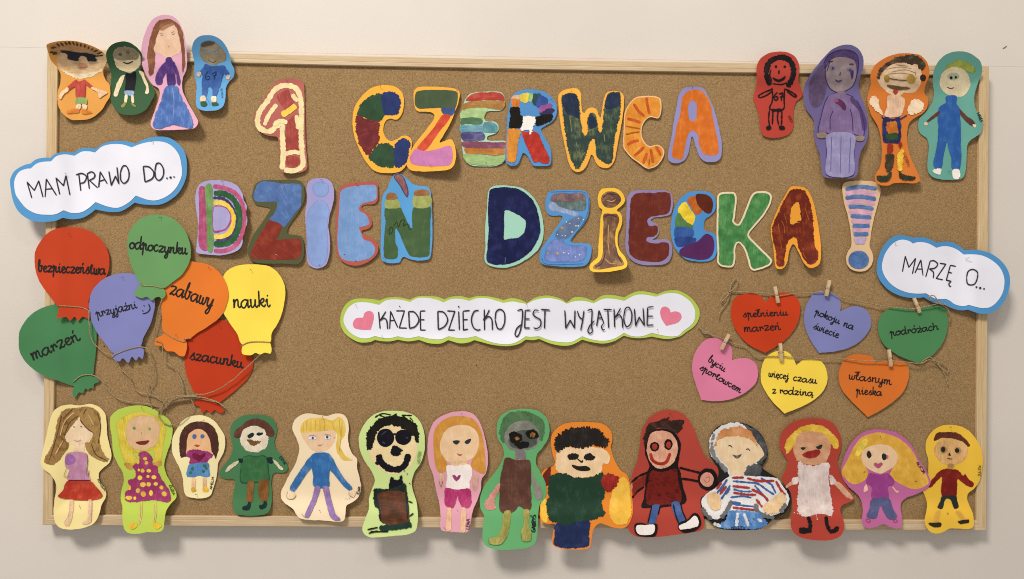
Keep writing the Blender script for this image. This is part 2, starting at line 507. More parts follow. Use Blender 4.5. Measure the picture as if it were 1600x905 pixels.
def opts(tokens):
    d = {}
    for t in tokens:
        k, v = t.split('='); d[k] = v if (k in ('k', 'T', 'lb')) else float(v)
    return d
def paint_parts(s, spec):
    base = s.tr
    for line in spec.strip().splitlines():
        line = line.strip()
        if not line: continue
        head, _, body = line.partition('|')
        t = head.split(); kind, name, col = t[0], t[1], t[2]; o = opts(t[3:])
        s.tr = o.get('T', base); k = TR[s.tr][2]
        R = random.Random(len(line) + s.n)
        mk = lambda: paint_mat(col, o.get('k'), o.get('ang', 90), o.get('v', .16), o.get('a', 1.0), o.get('soft', 0), o.get('dry', 0), o.get('g', .5))
        ob = None
        if kind in 'fFio':
            if kind == 'i':
                P = s.poly; sg = 1 if area(P) > 0 else -1
                polys_list = [[jitter(P - normals(P, True) * sg * o.get('d', 3), o.get('r', .6), s.n)]]
            else:
                polys_list = []
                for chunk in body.split('/'):
                    if kind == 'o':
                        (cx, cy, _), (rx, ry, _) = parse(chunk)
                        m = 14 if rx / k > 3 else 9
                        ring = [(cx + math.cos(2*math.pi*i/m) * rx, cy + math.sin(2*math.pi*i/m) * ry, False) for i in range(m)]
                        chunk_polys = [ring]
                    else: chunk_polys = [parse(c) for c in chunk.split('@')]
                    pl = []
                    for pts in chunk_polys:
                        q = [(*s.px(a, b), c) for a, b, c in pts]
                        P = (straight if kind == 'F' else spline)(q, True, 1.3)
                        pl.append(jitter(P, o.get('r', .45), s.n + len(polys_list), True, o.get('fq', 1)))
                    polys_list.append(pl)
            if o.get('join'):
                pass
            lift = None
            if len(polys_list) > 1: lift = s.off()
            for pl in polys_list:
                ob = s.paint(name, pl, mk(), rimw=max(.8, o.get('soft', 0) or o.get('dry', 0) * 1.5 or 1), lift=lift)
                if ob is not None and 'lb' in o: ob['label'] = o['lb'].replace('_', ' ')
        elif kind in 'ls':
            L = []
            for chunk in body.split('/'):
                q = [(*s.px(a, b), c) for a, b, c in parse(chunk)]
                L.append((spline if kind == 'l' else straight)(q, False, 1.0))
            mt = mk() if not o.get('ink') else ink_mat(col)
            if name != 'lettering' or o.get('sep'):
                for one in L: s.ribbon(name, [one], o.get('w', 8) / k, mt, o.get('j', .12))
            else: s.ribbon(name, L, o.get('w', 8) / k, mt, o.get('j', .12))
        elif kind == 'd':
            vs_, fs = [], []; h0 = s.off()
            r = o.get('w', 6) / k / 2
            for a, b, _ in parse(body):
                x, y = s.px(a, b); rr = r * R.uniform(.7, 1.2); b0 = len(vs_); n = 7
                vs_.append(W(x, y, float(s.lie(x, y)) + h0 + .0001))
                for i in range(n):
                    an = 6.283 * i / n; X, Y = x + math.cos(an) * rr, y + math.sin(an) * rr * R.uniform(.8, 1.1)
                    vs_.append(W(X, Y, float(s.lie(X, Y)) + h0))
                fs += [(b0, b0 + 1 + (i + 1) % n, b0 + 1 + i) for i in range(n)]
            mesh(name, vs_, fs, ink_mat(col) if o.get('ink') else mk(), s.root)
        elif kind in 'tc':
            txt, _, pp = body.partition('|'); (a, b, _), (c, d, _) = parse(pp)
            L = write(txt.strip(), s.px(a, b), s.px(c, d), o['xh'] / k, CURS if kind == 'c' else CAPS, R, kind == 'c')
            s.ribbon(name, L, o.get('w', 5) / k, ink_mat(col), .15)
    s.tr = base
# ================================================================ wall and cork board
def slab(name, quad_px, h, mat, kind=None):
    v = [W(x, y, h) for x, y in quad_px]
    o = mesh(name, v, [(0, 3, 2, 1)], mat, None, smooth=False)
    if kind: prop(o, kind=kind)
    return o
WM = wall_mat()
def wall_piece(name, x0, x1, z0, z1, y, label):
    # a real plaster slab 30 mm thick
    v = [(x, yy, z) for yy in (y, y + .03) for x, z in ((x0, z0[0]), (x1, z0[1]), (x1, z1[1]), (x0, z1[0]))]
    f = [(0, 1, 2, 3), (7, 6, 5, 4), (4, 5, 1, 0), (5, 6, 2, 1), (6, 7, 3, 2), (7, 4, 0, 3)]
    prop(mesh(name, v, f, WM, None, smooth=False), label, kind='structure')
a = W(0, 73.5, WALL); b = W(1600, 104.5, WALL)
sl = (b.z - a.z) / (b.x - a.x); zl = a.z + sl * (-4 - a.x); zr = a.z + sl * (4 - a.x)
wall_piece('wall', -4, 4, (-2.4, -2.4), (zl, zr), -WALL, 'off white plaster wall below the faint seam')
wall_piece('wall', -4, 4, (zl, zr), (3.2, 3.2), -WALL - .0003, 'off white plaster wall above the faint seam')
mk_ = [W(1568, 72, WALL), W(1572, 74, WALL - .0)]
chip = tube([W(1567, 76, WALL + .0012), W(1570, 74, WALL + .0018), W(1573, 72, WALL + .0012)], .0009, 5)
prop(mesh('wall_scuff', *chip, ink_mat('#6a655c')), 'small dark scuff on the wall above the top right corner', 'scuff')

board = prop(empty('cork_board', W(805, 829, 0)), 'long cork notice board in a pale pine frame fixed to the wall', 'notice board')
cq = np.array([(84, 86), (1537, 112), (1532, 820), (75, 812)], float)
# cork sheet, gridded so its surface can be very slightly uneven
vs_, fs = [], []; nx, ny = 96, 48
for j in range(ny + 1):
    for i in range(nx + 1):
        u, v = i / nx, j / ny
        p = (cq[0] * (1-u) + cq[1] * u) * (1-v) + (cq[3] * (1-u) + cq[2] * u) * v
        vs_.append(W(p[0], p[1], CORK + .0005 * noise.noise(Vector((u * 9, v * 5, 2)))))
for j in range(ny):
    for i in range(nx):
        a = j * (nx + 1) + i
        fs.append((a, a + nx + 1, a + nx + 2, a + 1))
n0 = len(vs_)
back = [W(*cq[k], CORK - .012) for k in range(4)]
vs_ += back; fs.append((n0, n0 + 1, n0 + 2, n0 + 3))
mesh('cork_sheet', vs_, fs, cork_mat(), board)

WX = wood_mat('x'); WZ = wood_mat('z', 'pine_wood', '#bd9e72', '#cdb185', '#d8bf97')
OUT = {'tl': (73.5, 75.5), 'tr': (1545.8, 102.8), 'br': (1541.5, 829.5), 'bl': (66, 820.5)}
INN = {'tl': (90, 91), 'tr': (1531, 118), 'br': (1526, 813.5), 'bl': (82, 805)}
def rail(name, A, B, mat, bow, label=None):
    """mitred rail with eased edges; A, B = corner keys"""
    prof = [(0, -.030), (0, -.0015), (.06, 0), (.55, 0), (.60, -.0006), (.66, 0), (.95, 0), (1, -.0012), (1, -.012)]
    n = 60; v, f = [], []
    for i in range(n + 1):
        u = i / n; bo = bow * 4 * (u * (1 - u)) if bow else 0
        o = np.array(OUT[A]) * (1-u) + np.array(OUT[B]) * u; q = np.array(INN[A]) * (1-u) + np.array(INN[B]) * u
        for t, h in prof:
            p = o * (1-t) + q * t
            base = W(p[0], p[1] + bo, 0)
            v.append((base.x, -h + 0.0, base.z))
    m = len(prof)
    for i in range(n):
        for k in range(m - 1):
            f.append((i*m+k, i*m+k+1, (i+1)*m+k+1, (i+1)*m+k))
    f.append(tuple(range(m))); f.append(tuple(n*m + k for k in range(m - 1, -1, -1)))
    o = mesh(name, v, f, mat, board, smooth=False)
    return o
rail('frame_rail', 'tl', 'tr', WX, 3.2)
rail('frame_rail', 'br', 'bl', WX, 0.6)
rail('frame_rail', 'bl', 'tl', WZ, 0)
rail('frame_rail', 'tr', 'br', WZ, 0)
# dark pin hole left in the cork
v, f = ball(W(744, 571, CORK + .0002), .0016, 7, 4)
mesh('pin_hole', v, f, ink_mat('#1a120a'), board)
v, f = ball(W(163, 541, CORK + .0002), .0016, 7, 4)
mesh('pin_hole', v, f, ink_mat('#1a120a'), board)
# ================================================================ letters of the greeting
TR.update(B0=(380, 100, 4), B1=(380, 110, 5), B2=(690, 110, 5), B3=(860, 110, 5), C1=(290, 265, 5), C2=(500, 265, 5),
          C3=(740, 265, 5), C4=(1040, 265, 5), C5=(1120, 265, 5))
LG = 'painted letters spelling the greeting'
def letter(label, tr, col, outline, spec, **kw):
    s = Sheet('paper_letter', label, 'paper letter', LG, tr, col, outline, **kw)
    paint_parts(s, spec); return s

letter('numeral 1 in dusty rose card with a cream and brick red pattern', 'B1', '#b9625f',
 "250,95 290,75 350,65 410,68 455,85 475,110 480,250 483,400 488,560 500,720 498,765 470,790 420,803 360,805 310,795 290,775 287,740 290,650 275,560 262,520 200,512 150,490 110,455 92,420 95,370 85,350 110,320 130,280 160,230 200,160",
 """f painted_block #a83f3c k=#c0625a ang=80 | 335,440 370,370 415,350 425,430 435,640 340,630 / 260,200 300,170 350,150 370,200 400,240 330,300 290,260 / 340,680 400,672 435,690 438,745 400,760 345,745
 l painted_outline #eadca6 w=40 j=.2 v=.08 | 305,775 312,640 305,500 300,430 250,440 235,462 190,478 130,450 112,400 130,320 190,240 240,160 300,122 370,122 420,150 448,220 455,330 452,500 460,640 465,740 400,783 320,778
 l painted_stroke #eadca6 w=34 j=.2 v=.08 | 165,430 200,350 262,265 / 385,185 400,215 430,240 / 415,350 425,410 430,460 / 320,655 400,638 445,650 / 235,430 290,395 345,410
 l painted_stroke #e8ca4a w=46 v=.08 | 300,350 350,322 412,275""", curl=5, pins=[(350, 90)], bends=[(330, 250, -1, .5, .12, 0)])

letter('amber letter C painted in dark green, navy and crimson blocks', 'B1', '#f6b63c',
 "880,265 920,210 975,155 1040,122 1120,115 1190,130 1235,165 1255,220 1255,280 1240,340 1210,380 1180,385 1150,378 1120,390 1098,430 1095,480 1110,520 1135,545 1165,550 1205,535 1240,512 1280,512 1310,535 1318,580 1305,650 1280,730 1240,780 1190,800 1120,803 1050,795 1000,765 950,700 905,610 870,520 855,430 858,340",
 """f painted_block #2c4a30 r=2 ang=120 | 905,290 950,230 1010,195 1075,185 1090,250 1105,340 1060,400 980,380 895,345 / 1010,625 1050,580 1110,570 1170,590 1190,640 1190,740 1140,765 1060,750 990,700 985,665
 f painted_block #1e2f66 r=2 | 1078,185 1130,168 1190,175 1222,215 1228,280 1205,345 1150,350 1100,340 1085,270 / 1185,590 1220,545 1270,530 1305,560 1300,620 1280,700 1240,745 1190,750 1180,650
 f painted_block #6f2429 k=#8a3638 r=2 ang=160 | 890,350 970,380 1060,405 1055,480 1060,560 1010,620 985,665 930,620 895,540 880,440""", curl=4, pins=[(1068, 135)])

letter('amber letter Z painted dark green, red and pink', 'B0', '#f6b440',
 "1065,195 1070,165 1095,145 1180,142 1280,148 1340,162 1353,190 1345,240 1320,310 1290,380 1255,440 1228,490 1260,480 1300,472 1322,510 1330,570 1318,630 1285,660 1200,670 1120,672 1050,665 1022,635 1030,590 1050,540 1080,490 1120,440 1160,390 1190,345 1195,320 1180,305 1140,298 1090,295 1070,260",
 """f painted_block #43553a v=.08 | 1080,180 1120,165 1200,162 1290,165 1335,175 1340,215 1320,285 1250,285 1230,275 1160,278 1095,278 1072,245
 f painted_block #2f4b80 | 1242,275 1322,278 1305,322 1250,312
 f painted_block #d63f2a k=#e2543a | 1245,320 1295,322 1270,370 1220,430 1150,530 1120,543 1088,525 1130,470 1190,400
 f painted_block #c672b2 v=.08 | 1055,560 1080,530 1130,545 1200,535 1290,512 1308,550 1305,610 1280,635 1180,640 1100,635 1050,620 1042,590""",
 curl=7, layer=1, pins=[(1340, 165), (1165, 640)], bends=[(1150, 400, 1, .6, .15, .5)])

letter('mint letter E with rainbow brush stripes across it', 'B2', '#a3d8bd',
 "155,330 170,265 200,205 240,178 320,168 430,165 475,180 495,220 495,270 475,308 430,318 380,318 345,330 335,360 340,390 370,402 410,400 440,425 445,460 425,490 390,505 360,515 355,540 380,550 440,550 500,555 510,600 510,650 495,700 460,735 400,750 320,750 240,745 190,715 168,650 155,560 148,450 148,390",
 """f painted_stripe #bb3c36 k=#cf5a50 ang=0 r=.8 | 200,215 250,180 330,172 440,172 480,195 490,240 440,235 340,232 260,240 190,240
 f painted_stripe #a5753a k=#bb9450 ang=0 r=.8 | 175,260 260,240 400,235 490,243 492,280 465,308 380,300 280,290 165,312
 f painted_stripe #9cc682 k=#b2d89a ang=0 r=.8 | 155,320 260,292 360,300 345,335 335,365 330,380 200,375 152,380
 f painted_stripe #4c7856 k=#6c9a70 ang=0 r=.8 | 152,380 200,368 310,375 320,410 300,425 200,420 152,425
 f painted_stripe #5a9ab0 k=#86bcc8 ang=0 v=.2 r=.8 | 150,430 240,430 335,425 330,480 240,478 150,480
 f painted_stripe #4b8c9c k=#70aab4 r=.8 | 330,410 390,405 430,425 438,460 420,488 370,485 330,480
 f painted_stripe #4a477c k=#7470a8 ang=0 v=.2 r=.8 | 155,490 240,482 325,490 330,540 250,550 165,545
 f painted_stripe #8a4a66 k=#a87090 ang=0 v=.2 r=.8 | 160,560 260,555 400,562 500,565 505,605 400,612 250,605 170,600
 f painted_stripe #c07a34 k=#d69a48 ang=0 r=.8 | 180,610 280,610 400,612 500,615 505,650 430,665 300,655 200,655
 f painted_stripe #93bc78 k=#a8d090 ang=0 r=.8 | 172,657 260,655 400,668 500,665 490,705 440,738 330,742 220,732 182,700""", curl=4, pins=[(348, 725)])

letter('blue letter R painted in many colours round a white patch', 'B2', '#488fd2',
 "525,300 535,240 560,190 610,160 680,148 760,155 830,185 880,235 900,290 895,350 865,400 810,435 780,455 785,490 820,550 850,610 858,660 855,720 835,745 780,748 720,745 695,710 670,670 650,650 635,648 620,680 600,725 575,745 530,742 500,710 498,640 505,540 510,440 515,360",
 """f painted_patch #e0b892 r=1 | 558,200 605,195 608,228 552,228
 f painted_patch #d6752e r=1 | 548,225 600,230 610,260 600,292 555,292
 f painted_patch #d6c544 r=1.2 | 605,195 640,182 692,180 692,215 665,252 615,235
 f painted_patch #2e4a56 r=1.2 | 705,190 780,195 770,275 715,262
 f painted_patch #8cc070 r=1 | 685,180 712,185 705,240 680,240
 f painted_patch #2b4c9c r=1.5 | 775,200 830,220 822,262 760,292 735,270
 f painted_patch #98509a r=1.8 ang=150 | 770,290 840,258 858,285 800,322 762,335
 f painted_patch #31274f r=1.5 ang=150 | 768,337 830,300 882,305 870,330 790,347
 f painted_patch #1b1713 r=1.5 g=.35 | 728,382 760,352 862,345 860,385 820,410 750,432 728,415 / 540,295 605,290 620,340 640,380 610,450 560,455 525,450 535,370
 f painted_patch #d88a2e r=1.2 ang=80 | 520,465 570,455 620,470 600,560 590,640 570,715 530,715 512,690 510,580
 f painted_patch #bd2b27 k=#d24038 r=1.5 ang=115 | 625,465 660,480 740,480 770,540 820,630 845,690 830,725 770,720 715,710 690,650 650,560
 f painted_patch #f2f2f2 r=1.8 v=.03 | 635,365 690,352 725,370 730,420 715,450 700,495 690,500 680,470 650,465 612,472 635,415""", curl=4, layer=1, pins=[(850, 230), (560, 735)])

letter('amber letter W painted dark green over navy', 'B3', '#f5b342',
 "60,210 75,175 120,150 180,138 220,150 240,190 242,260 248,320 265,335 290,300 330,290 360,305 375,345 390,370 400,330 410,260 425,200 450,168 500,162 550,170 572,200 575,260 562,380 540,500 520,610 505,690 480,740 440,765 390,755 355,720 335,670 318,660 305,690 280,750 245,785 205,795 165,765 140,710 115,600 90,480 70,350",
 """f painted_shape #34463f k=#66744e ang=84 v=.2 r=1.7 | 85,215 120,180 180,178 215,210 228,290 235,380 250,470 270,515 290,480 290,380 310,335 345,340 365,390 370,440 390,490 410,420 415,320 430,230 460,180 540,172 550,220 548,330 520,450 500,560 485,690 470,730 420,725 380,690 350,650 350,560 330,535 300,590 270,680 215,770 170,720 140,620 115,480 95,330
 f painted_patch #25334f k=#33415a ang=84 a=.8 soft=3 | 90,215 130,182 200,190 220,250 230,380 180,360 120,330 / 430,230 460,180 540,178 548,260 500,300 430,300 / 300,370 330,345 362,400 365,440 300,460
 l painted_stroke #8a8a58 w=7 ang=84 a=.8 | 150,360 160,420 165,480 / 200,560 210,600 / 290,480 330,460 / 420,500 425,560 / 230,690 270,640""", curl=4, pins=[(170, 165)])

letter('pale orange letter C with red rays painted across it', 'B3', '#eec290',
 "580,330 610,270 660,215 740,200 820,203 860,225 868,290 858,350 840,375 800,368 770,370 735,400 715,450 715,510 735,560 775,590 820,582 860,590 888,630 880,680 840,740 790,765 750,765 690,725 630,680 580,620 568,570 572,450",
 """i painted_fill #e5912c k=#efa848 d=1.9 r=.5 ang=70
 l painted_ray #cd5226 w=22 sep=1 | 750,212 760,280 775,345 / 650,262 690,320 735,360 / 600,378 650,390 705,408 / 600,582 640,560 692,547 / 655,668 690,640 733,597 / 725,728 738,690 755,645 / 803,722 793,670 783,615 / 862,665 845,630 825,597
 l painted_ray #b45a22 w=9 sep=1 | 590,435 640,445 700,455 / 588,500 640,488 695,480 / 770,740 775,690""", curl=4, layer=1)

letter('lavender letter A filled with orange paint', 'B3', '#8f8ecb',
 "920,690 925,620 945,520 960,420 980,310 1000,210 1030,150 1080,130 1160,128 1205,150 1240,220 1280,310 1305,400 1325,490 1340,580 1335,670 1310,705 1270,715 1210,712 1170,680 1140,610 1120,540 1105,518 1095,560 1080,640 1050,700 1000,725 950,722",
 """f painted_shape #da6c20 k=#e68436 v=.08 r=1 ang=95 | 950,670 960,580 980,470 1015,330 1030,220 1070,165 1150,150 1200,180 1250,260 1265,350 1290,470 1315,600 1310,650 1260,665 1195,650 1165,590 1150,500 1110,470 1075,500 1050,600 1030,690 970,685 @ 1075,300 1100,235 1140,260 1140,360 1130,390 1090,385""", curl=5, pins=[(1108, 140)])

letter('lilac letter D with a pink, green and yellow rainbow bow', 'C1', '#a7a1d8',
 "85,160 110,115 160,90 250,82 340,95 400,125 440,180 455,240 478,285 472,340 482,400 470,450 445,510 445,570 415,625 350,655 270,670 180,665 90,650 85,600 95,500 95,400 80,300 75,220",
 """f painted_bar #b4487a k=#c86890 ang=88 r=.7 | 105,140 150,140 165,260 165,420 170,520 170,630 110,610 100,500 105,350
 l painted_bow #c04f80 w=34 k=#d0709a | 215,130 300,145 380,180 430,240 455,330 455,430 430,530 380,600 300,635 220,635
 l painted_bow #285a36 w=46 k=#3a7048 j=.2 | 220,185 300,190 370,230 412,310 422,400 402,490 357,560 290,583 220,580
 l painted_bow #3c3460 w=22 k=#5a5288 j=.3 | 215,220 290,227 345,268 385,340 395,400 378,475 330,538 240,555
 l painted_bow #e6cb3a w=36 k=#f0dc60 j=.2 | 215,262 280,260 330,290 368,350 373,420 343,490 290,522 220,525
 f painted_bar #5a9450 k=#74aa60 ang=88 r=1 | 155,125 200,118 215,250 205,350 212,480 220,560 205,645 175,640 165,480 160,300
 f painted_rim #b0488a | 216,297 270,283 320,298 355,348 354,412 322,463 280,484 216,482
 f painted_bowl #a39fd6 v=.05 | 220,303 268,290 315,305 345,350 343,405 315,455 275,472 220,468""", curl=7, pins=[(295, 95), (262, 485)], bends=[(300, 300, 1, .3, .18, .6)])

letter('olive letter Z painted blue above and brick red below', 'C1', '#54573a',
 "520,215 530,150 560,100 620,82 740,82 850,80 905,95 925,140 928,230 900,300 870,350 830,410 800,460 800,500 850,512 900,520 920,560 925,640 910,710 870,740 760,735 650,735 560,730 510,705 490,670 492,610 510,550 550,480 600,410 640,350 660,310 640,295 590,285 545,270",
 """f painted_block #486eb0 k=#6288c4 v=.14 r=.7 ang=60 | 530,215 545,150 580,100 640,92 760,110 895,118 905,200 895,290 850,350 790,430 765,450 735,420 655,390 690,350 710,300 710,255 640,250 560,250
 f painted_block #87291f k=#9a3e2c v=.14 r=.7 ang=40 | 655,400 740,430 750,450 720,530 700,550 850,540 895,545 905,600 895,680 850,700 700,705 560,700 512,690 515,630 560,540 610,460
 d bare_speck #e8dcc8 w=7 | 706,665""", curl=6, pins=[(740, 95)])

letter('plain lilac and light blue letter I standing beside the olive Z', 'C1', '#9f9bd8',
 "945,150 960,95 1010,70 1080,68 1130,90 1155,140 1160,220 1145,290 1125,360 1115,440 1125,520 1128,620 1115,700 1090,750 1040,772 990,765 955,730 945,650 945,540 938,440 935,330 948,260 950,200",
 """f painted_patch #7f9edc v=.06 soft=3 | 995,120 1060,92 1115,120 1118,180 1075,218 1020,205 990,160 / 975,290 1040,235 1105,265 1125,330 1110,420 1110,540 1115,640 1095,720 1045,760 990,745 955,680 948,560 942,440 950,340""", curl=6, pins=[(1068, 82), (1045, 752)], bends=[(1040, 300, 1, .1, .15, .5)])

letter('salmon edged letter E filled with light blue paint', 'C1', '#bb5850',
 "1195,190 1215,140 1270,110 1380,98 1480,95 1500,120 1505,200 1495,250 1465,270 1400,275 1375,290 1380,315 1420,340 1450,385 1455,430 1430,460 1385,475 1375,490 1400,515 1460,540 1495,580 1505,630 1480,680 1420,725 1350,750 1280,745 1220,715 1185,660 1172,560 1175,440 1180,330",
 """f painted_shape #6d99d5 k=#80a6dc v=.07 r=.7 | 1210,180 1240,148 1330,128 1440,120 1490,130 1490,220 1470,245 1400,260 1360,285 1360,325 1400,345 1430,390 1430,430 1390,445 1355,455 1375,500 1385,540 1450,570 1480,620 1455,680 1380,710 1310,718 1240,705 1200,660 1185,560 1190,440 1200,300
 d paint_dot #3a3050 w=9 | 1240,665 1330,715 1345,125""", curl=6, pins=[(1330, 118)])

letter('bright blue letter N with an acute accent, painted green with lime tops', 'C2', '#4da0e2',
 "480,330 482,250 495,195 525,150 545,95 570,50 600,30 650,45 690,80 730,115 790,128 840,135 862,170 872,260 878,400 878,520 872,620 860,690 825,708 760,712 700,700 655,682 635,700 620,725 570,732 510,725 480,695 473,600 478,450",
 """f painted_shape #42603a k=#4f6c46 v=.05 r=.7 | 510,300 620,295 650,340 690,420 720,460 730,300 860,290 862,400 860,560 850,670 800,685 720,680 690,660 650,570 610,480 590,460 588,560 610,620 600,690 540,700 500,680 500,550 510,420
 f painted_band #98a85a k=#b0bc74 r=.8 ang=80 | 520,232 600,232 622,295 515,300 / 735,205 860,205 858,290 735,292
 f painted_band #93633a k=#b08050 r=.8 ang=0 | 522,190 560,180 595,190 600,230 522,235 / 740,165 800,155 848,165 845,202 740,205
 f painted_accent #5a3c66 | 577,60 598,33 642,47 668,88 685,140 691,190 681,218 652,182 627,132 597,92
 f painted_accent #8c5c5c k=#a4746c | 584,62 602,40 638,52 660,92 676,142 682,188 678,205 658,175 634,128 602,86
 l painted_scribble #22381f w=5 | 545,510 540,470 560,450 568,480 545,510 / 575,440 600,410 612,450 632,400 660,395 650,440 680,425 700,470 720,455""", curl=6, layer=0, pins=[(495, 690)])

letter('mint letter D painted dark navy with a mint bowl', 'C3', '#95d4c0',
 "105,300 110,200 125,150 165,128 260,125 360,140 430,180 490,250 525,330 545,430 545,520 520,600 470,660 400,710 320,750 240,768 150,760 100,735 85,690 92,600 90,450",
 """f painted_shape #191e48 k=#262c60 v=.15 r=1 ang=95 g=.4 | 110,320 120,200 140,150 250,138 350,155 420,195 480,270 505,350 520,430 520,500 490,570 440,640 370,700 300,730 210,745 130,735 100,700 110,580 118,450 @ 245,320 330,345 395,390 405,430 395,490 350,530 290,540 240,540 242,430
 l scratch #7a86a8 w=3 | 248,685 245,735""", curl=3, pins=[])

letter('blue letter Z painted as a starry sky with cream dots', 'C3', '#4a92d6',
 "560,270 570,210 600,170 680,160 790,160 870,170 900,210 905,290 890,370 850,440 800,500 762,560 790,575 860,575 915,590 922,640 905,710 870,750 800,760 700,760 600,750 540,740 515,700 525,630 570,560 620,490 670,420 695,375 680,360 620,362 575,340",
 """f painted_cloud #9cb4e0 a=.8 soft=6 | 590,255 680,255 780,320 850,350 780,370 700,345 600,325
 f painted_cloud #7b6068 k=#a08078 v=.25 soft=6 | 595,235 630,188 760,178 868,190 880,250 860,300 780,300 720,280 640,265
 f painted_cloud #5a7474 k=#82968a v=.25 soft=6 | 640,240 760,245 875,240 870,318 760,320 660,285
 f painted_cloud #6f86cf soft=6 | 600,560 700,540 720,580 880,600 870,700 800,725 600,725 545,690
 f painted_cloud #6a7ea8 a=.7 soft=6 | 640,480 760,380 860,360 820,450 740,540 640,540
 d painted_star #e6e2c4 w=11 | 820,382 858,392 725,410 752,422 800,440 818,440 690,455 770,488 655,508 692,516 716,518 705,650 742,658 797,682 828,665
 d painted_star #b8a050 w=20 | 580,655 655,655 690,455
 l fold_line #2c5a9a w=2.5 ink=1 | 600,175 760,172 885,195 880,370 750,560 / 530,690 560,735 700,742 860,735""", curl=6, pins=[(710, 745)])

letter('yellow lowercase i with brown swirled paint', 'C3', '#f8c63a',
 "970,240 975,190 1000,155 1050,145 1120,150 1160,180 1182,235 1165,275 1130,305 1120,320 1150,345 1162,400 1150,450 1130,500 1125,570 1140,630 1180,680 1200,730 1190,765 1140,785 1040,800 960,802 915,790 905,760 930,720 970,680 975,600 985,480 992,380 1005,320 980,290",
 """f painted_dot #6e4c40 k=#ab8455 v=.25 ang=20 | 995,235 1010,195 1050,172 1110,178 1145,210 1150,245 1120,280 1070,300 1020,285
 f painted_stem #74523f k=#b08a55 v=.25 ang=95 | 1015,350 1070,345 1120,350 1138,390 1125,440 1108,490 1108,580 1120,650 1160,700 1172,745 1100,760 1000,778 938,776 940,750 990,710 1010,640 1010,520 1015,420
 l painted_swirl #4c2f48 w=9 a=.7 | 1020,370 1060,355 1120,370 / 950,760 1000,735 1030,650 / 1110,600 1130,680 1160,730 / 1010,220 1050,190 1110,195
 l painted_swirl #cda66a w=7 a=.8 | 1055,430 1050,560 1060,660 / 1030,700 1070,735 1120,730 / 1040,240 1080,250 1110,235""", curl=8, layer=1, bends=[(1050, 520, .35, 1, .26, .8)])

letter('lavender letter E painted maroon', 'C3', '#8e82b8',
 "1195,320 1200,230 1225,180 1280,162 1380,160 1480,162 1530,175 1555,220 1555,300 1535,350 1480,368 1410,375 1385,395 1395,410 1430,430 1448,480 1435,520 1400,545 1400,550 1450,545 1510,545 1545,580 1552,650 1530,710 1490,740 1400,747 1320,745 1250,720 1205,670 1185,590 1192,450",
 """f painted_shape #6b2820 k=#7c382c v=.1 r=.9 ang=95 g=.4 | 1225,260 1240,210 1280,185 1400,182 1500,178 1535,200 1540,280 1520,340 1440,360 1380,370 1355,400 1375,440 1430,440 1438,490 1410,520 1360,530 1355,560 1420,575 1510,570 1528,620 1510,690 1450,720 1350,718 1270,700 1220,650 1210,560 1218,400""", curl=3, pins=[(1372, 178)])

letter('blue letter C painted maroon, yellow, green, blue and purple', 'C4', '#3f8ed6',
 "40,480 50,370 75,290 120,220 180,180 250,168 330,175 375,205 392,260 385,320 350,360 310,390 298,440 310,480 360,490 395,520 405,580 400,650 370,700 320,718 240,718 160,700 100,650 60,580",
 """f painted_patch #bc5a1c k=#cc7428 r=.7 ang=120 | 170,240 225,205 265,270 290,320 240,355 200,300
 f painted_patch #5c2317 r=.7 g=.4 | 235,200 290,190 350,215 372,270 360,330 330,345 290,320 250,270
 f painted_patch #e6cc2e r=1 ang=120 | 95,325 120,275 160,255 195,310 230,370 215,430 180,420 140,380
 f painted_patch #4a7a44 | 75,440 80,370 110,340 150,400 215,440 210,460 80,455
 f painted_patch #2956a6 | 75,455 140,450 215,470 213,522 140,520 72,525
 f painted_patch #243f8a | 72,532 150,525 235,535 235,560 180,590 100,605 75,570
 f painted_patch #55255a v=.06 | 110,630 170,590 250,560 310,505 360,520 380,570 375,640 340,690 280,705 180,690 120,670""", curl=3)

letter('cream letter K filled with mottled green paint', 'C4', '#e6dab6',
 "400,290 405,210 430,180 500,175 540,182 555,220 550,300 540,380 538,410 570,425 600,370 640,270 670,200 710,172 790,172 825,195 828,240 805,300 760,370 700,440 658,490 655,520 700,570 760,630 820,690 832,715 810,750 740,780 680,788 655,760 640,700 610,620 580,580 560,578 545,620 545,700 530,755 490,765 430,755 402,720 405,640 398,500",
 "i painted_fill #3b8646 k=#5ba05a d=2.9 r=.5 ang=95 v=.22", curl=5, pins=[])

letter('amber letter A painted maroon with the amber centre left bare', 'C4', '#efa032',
 "865,770 850,700 840,600 822,500 825,440 850,370 890,280 940,190 975,138 1010,130 1080,140 1115,170 1150,240 1175,340 1195,450 1210,560 1215,680 1200,740 1160,765 1120,765 1080,730 1045,660 1010,595 990,585 965,640 950,720 920,770",
 """f painted_shape #6b2318 k=#9c4022 v=.1 r=1.5 ang=80 g=.4 | 870,745 860,650 838,540 835,450 870,360 920,250 970,170 1020,150 1090,170 1120,230 1145,330 1155,450 1165,590 1190,640 1190,700 1160,735 1120,740 1075,690 1040,610 1030,550 1000,530 960,560 940,620 930,700 920,755 @ 975,360 990,280 1040,260 1050,330 1060,400 1020,420 975,421
 l bare_streak #c8762c w=3.5 a=.8 | 905,400 925,440 930,500 / 880,420 890,500 / 930,350 945,420 / 1090,300 1120,400 / 1070,650 1100,700 / 900,560 905,620
 f painted_patch #6b2318 | 1030,402 1055,400 1052,410 1032,412""", curl=6, bends=[(1000, 500, .5, 1, .15, .3)])

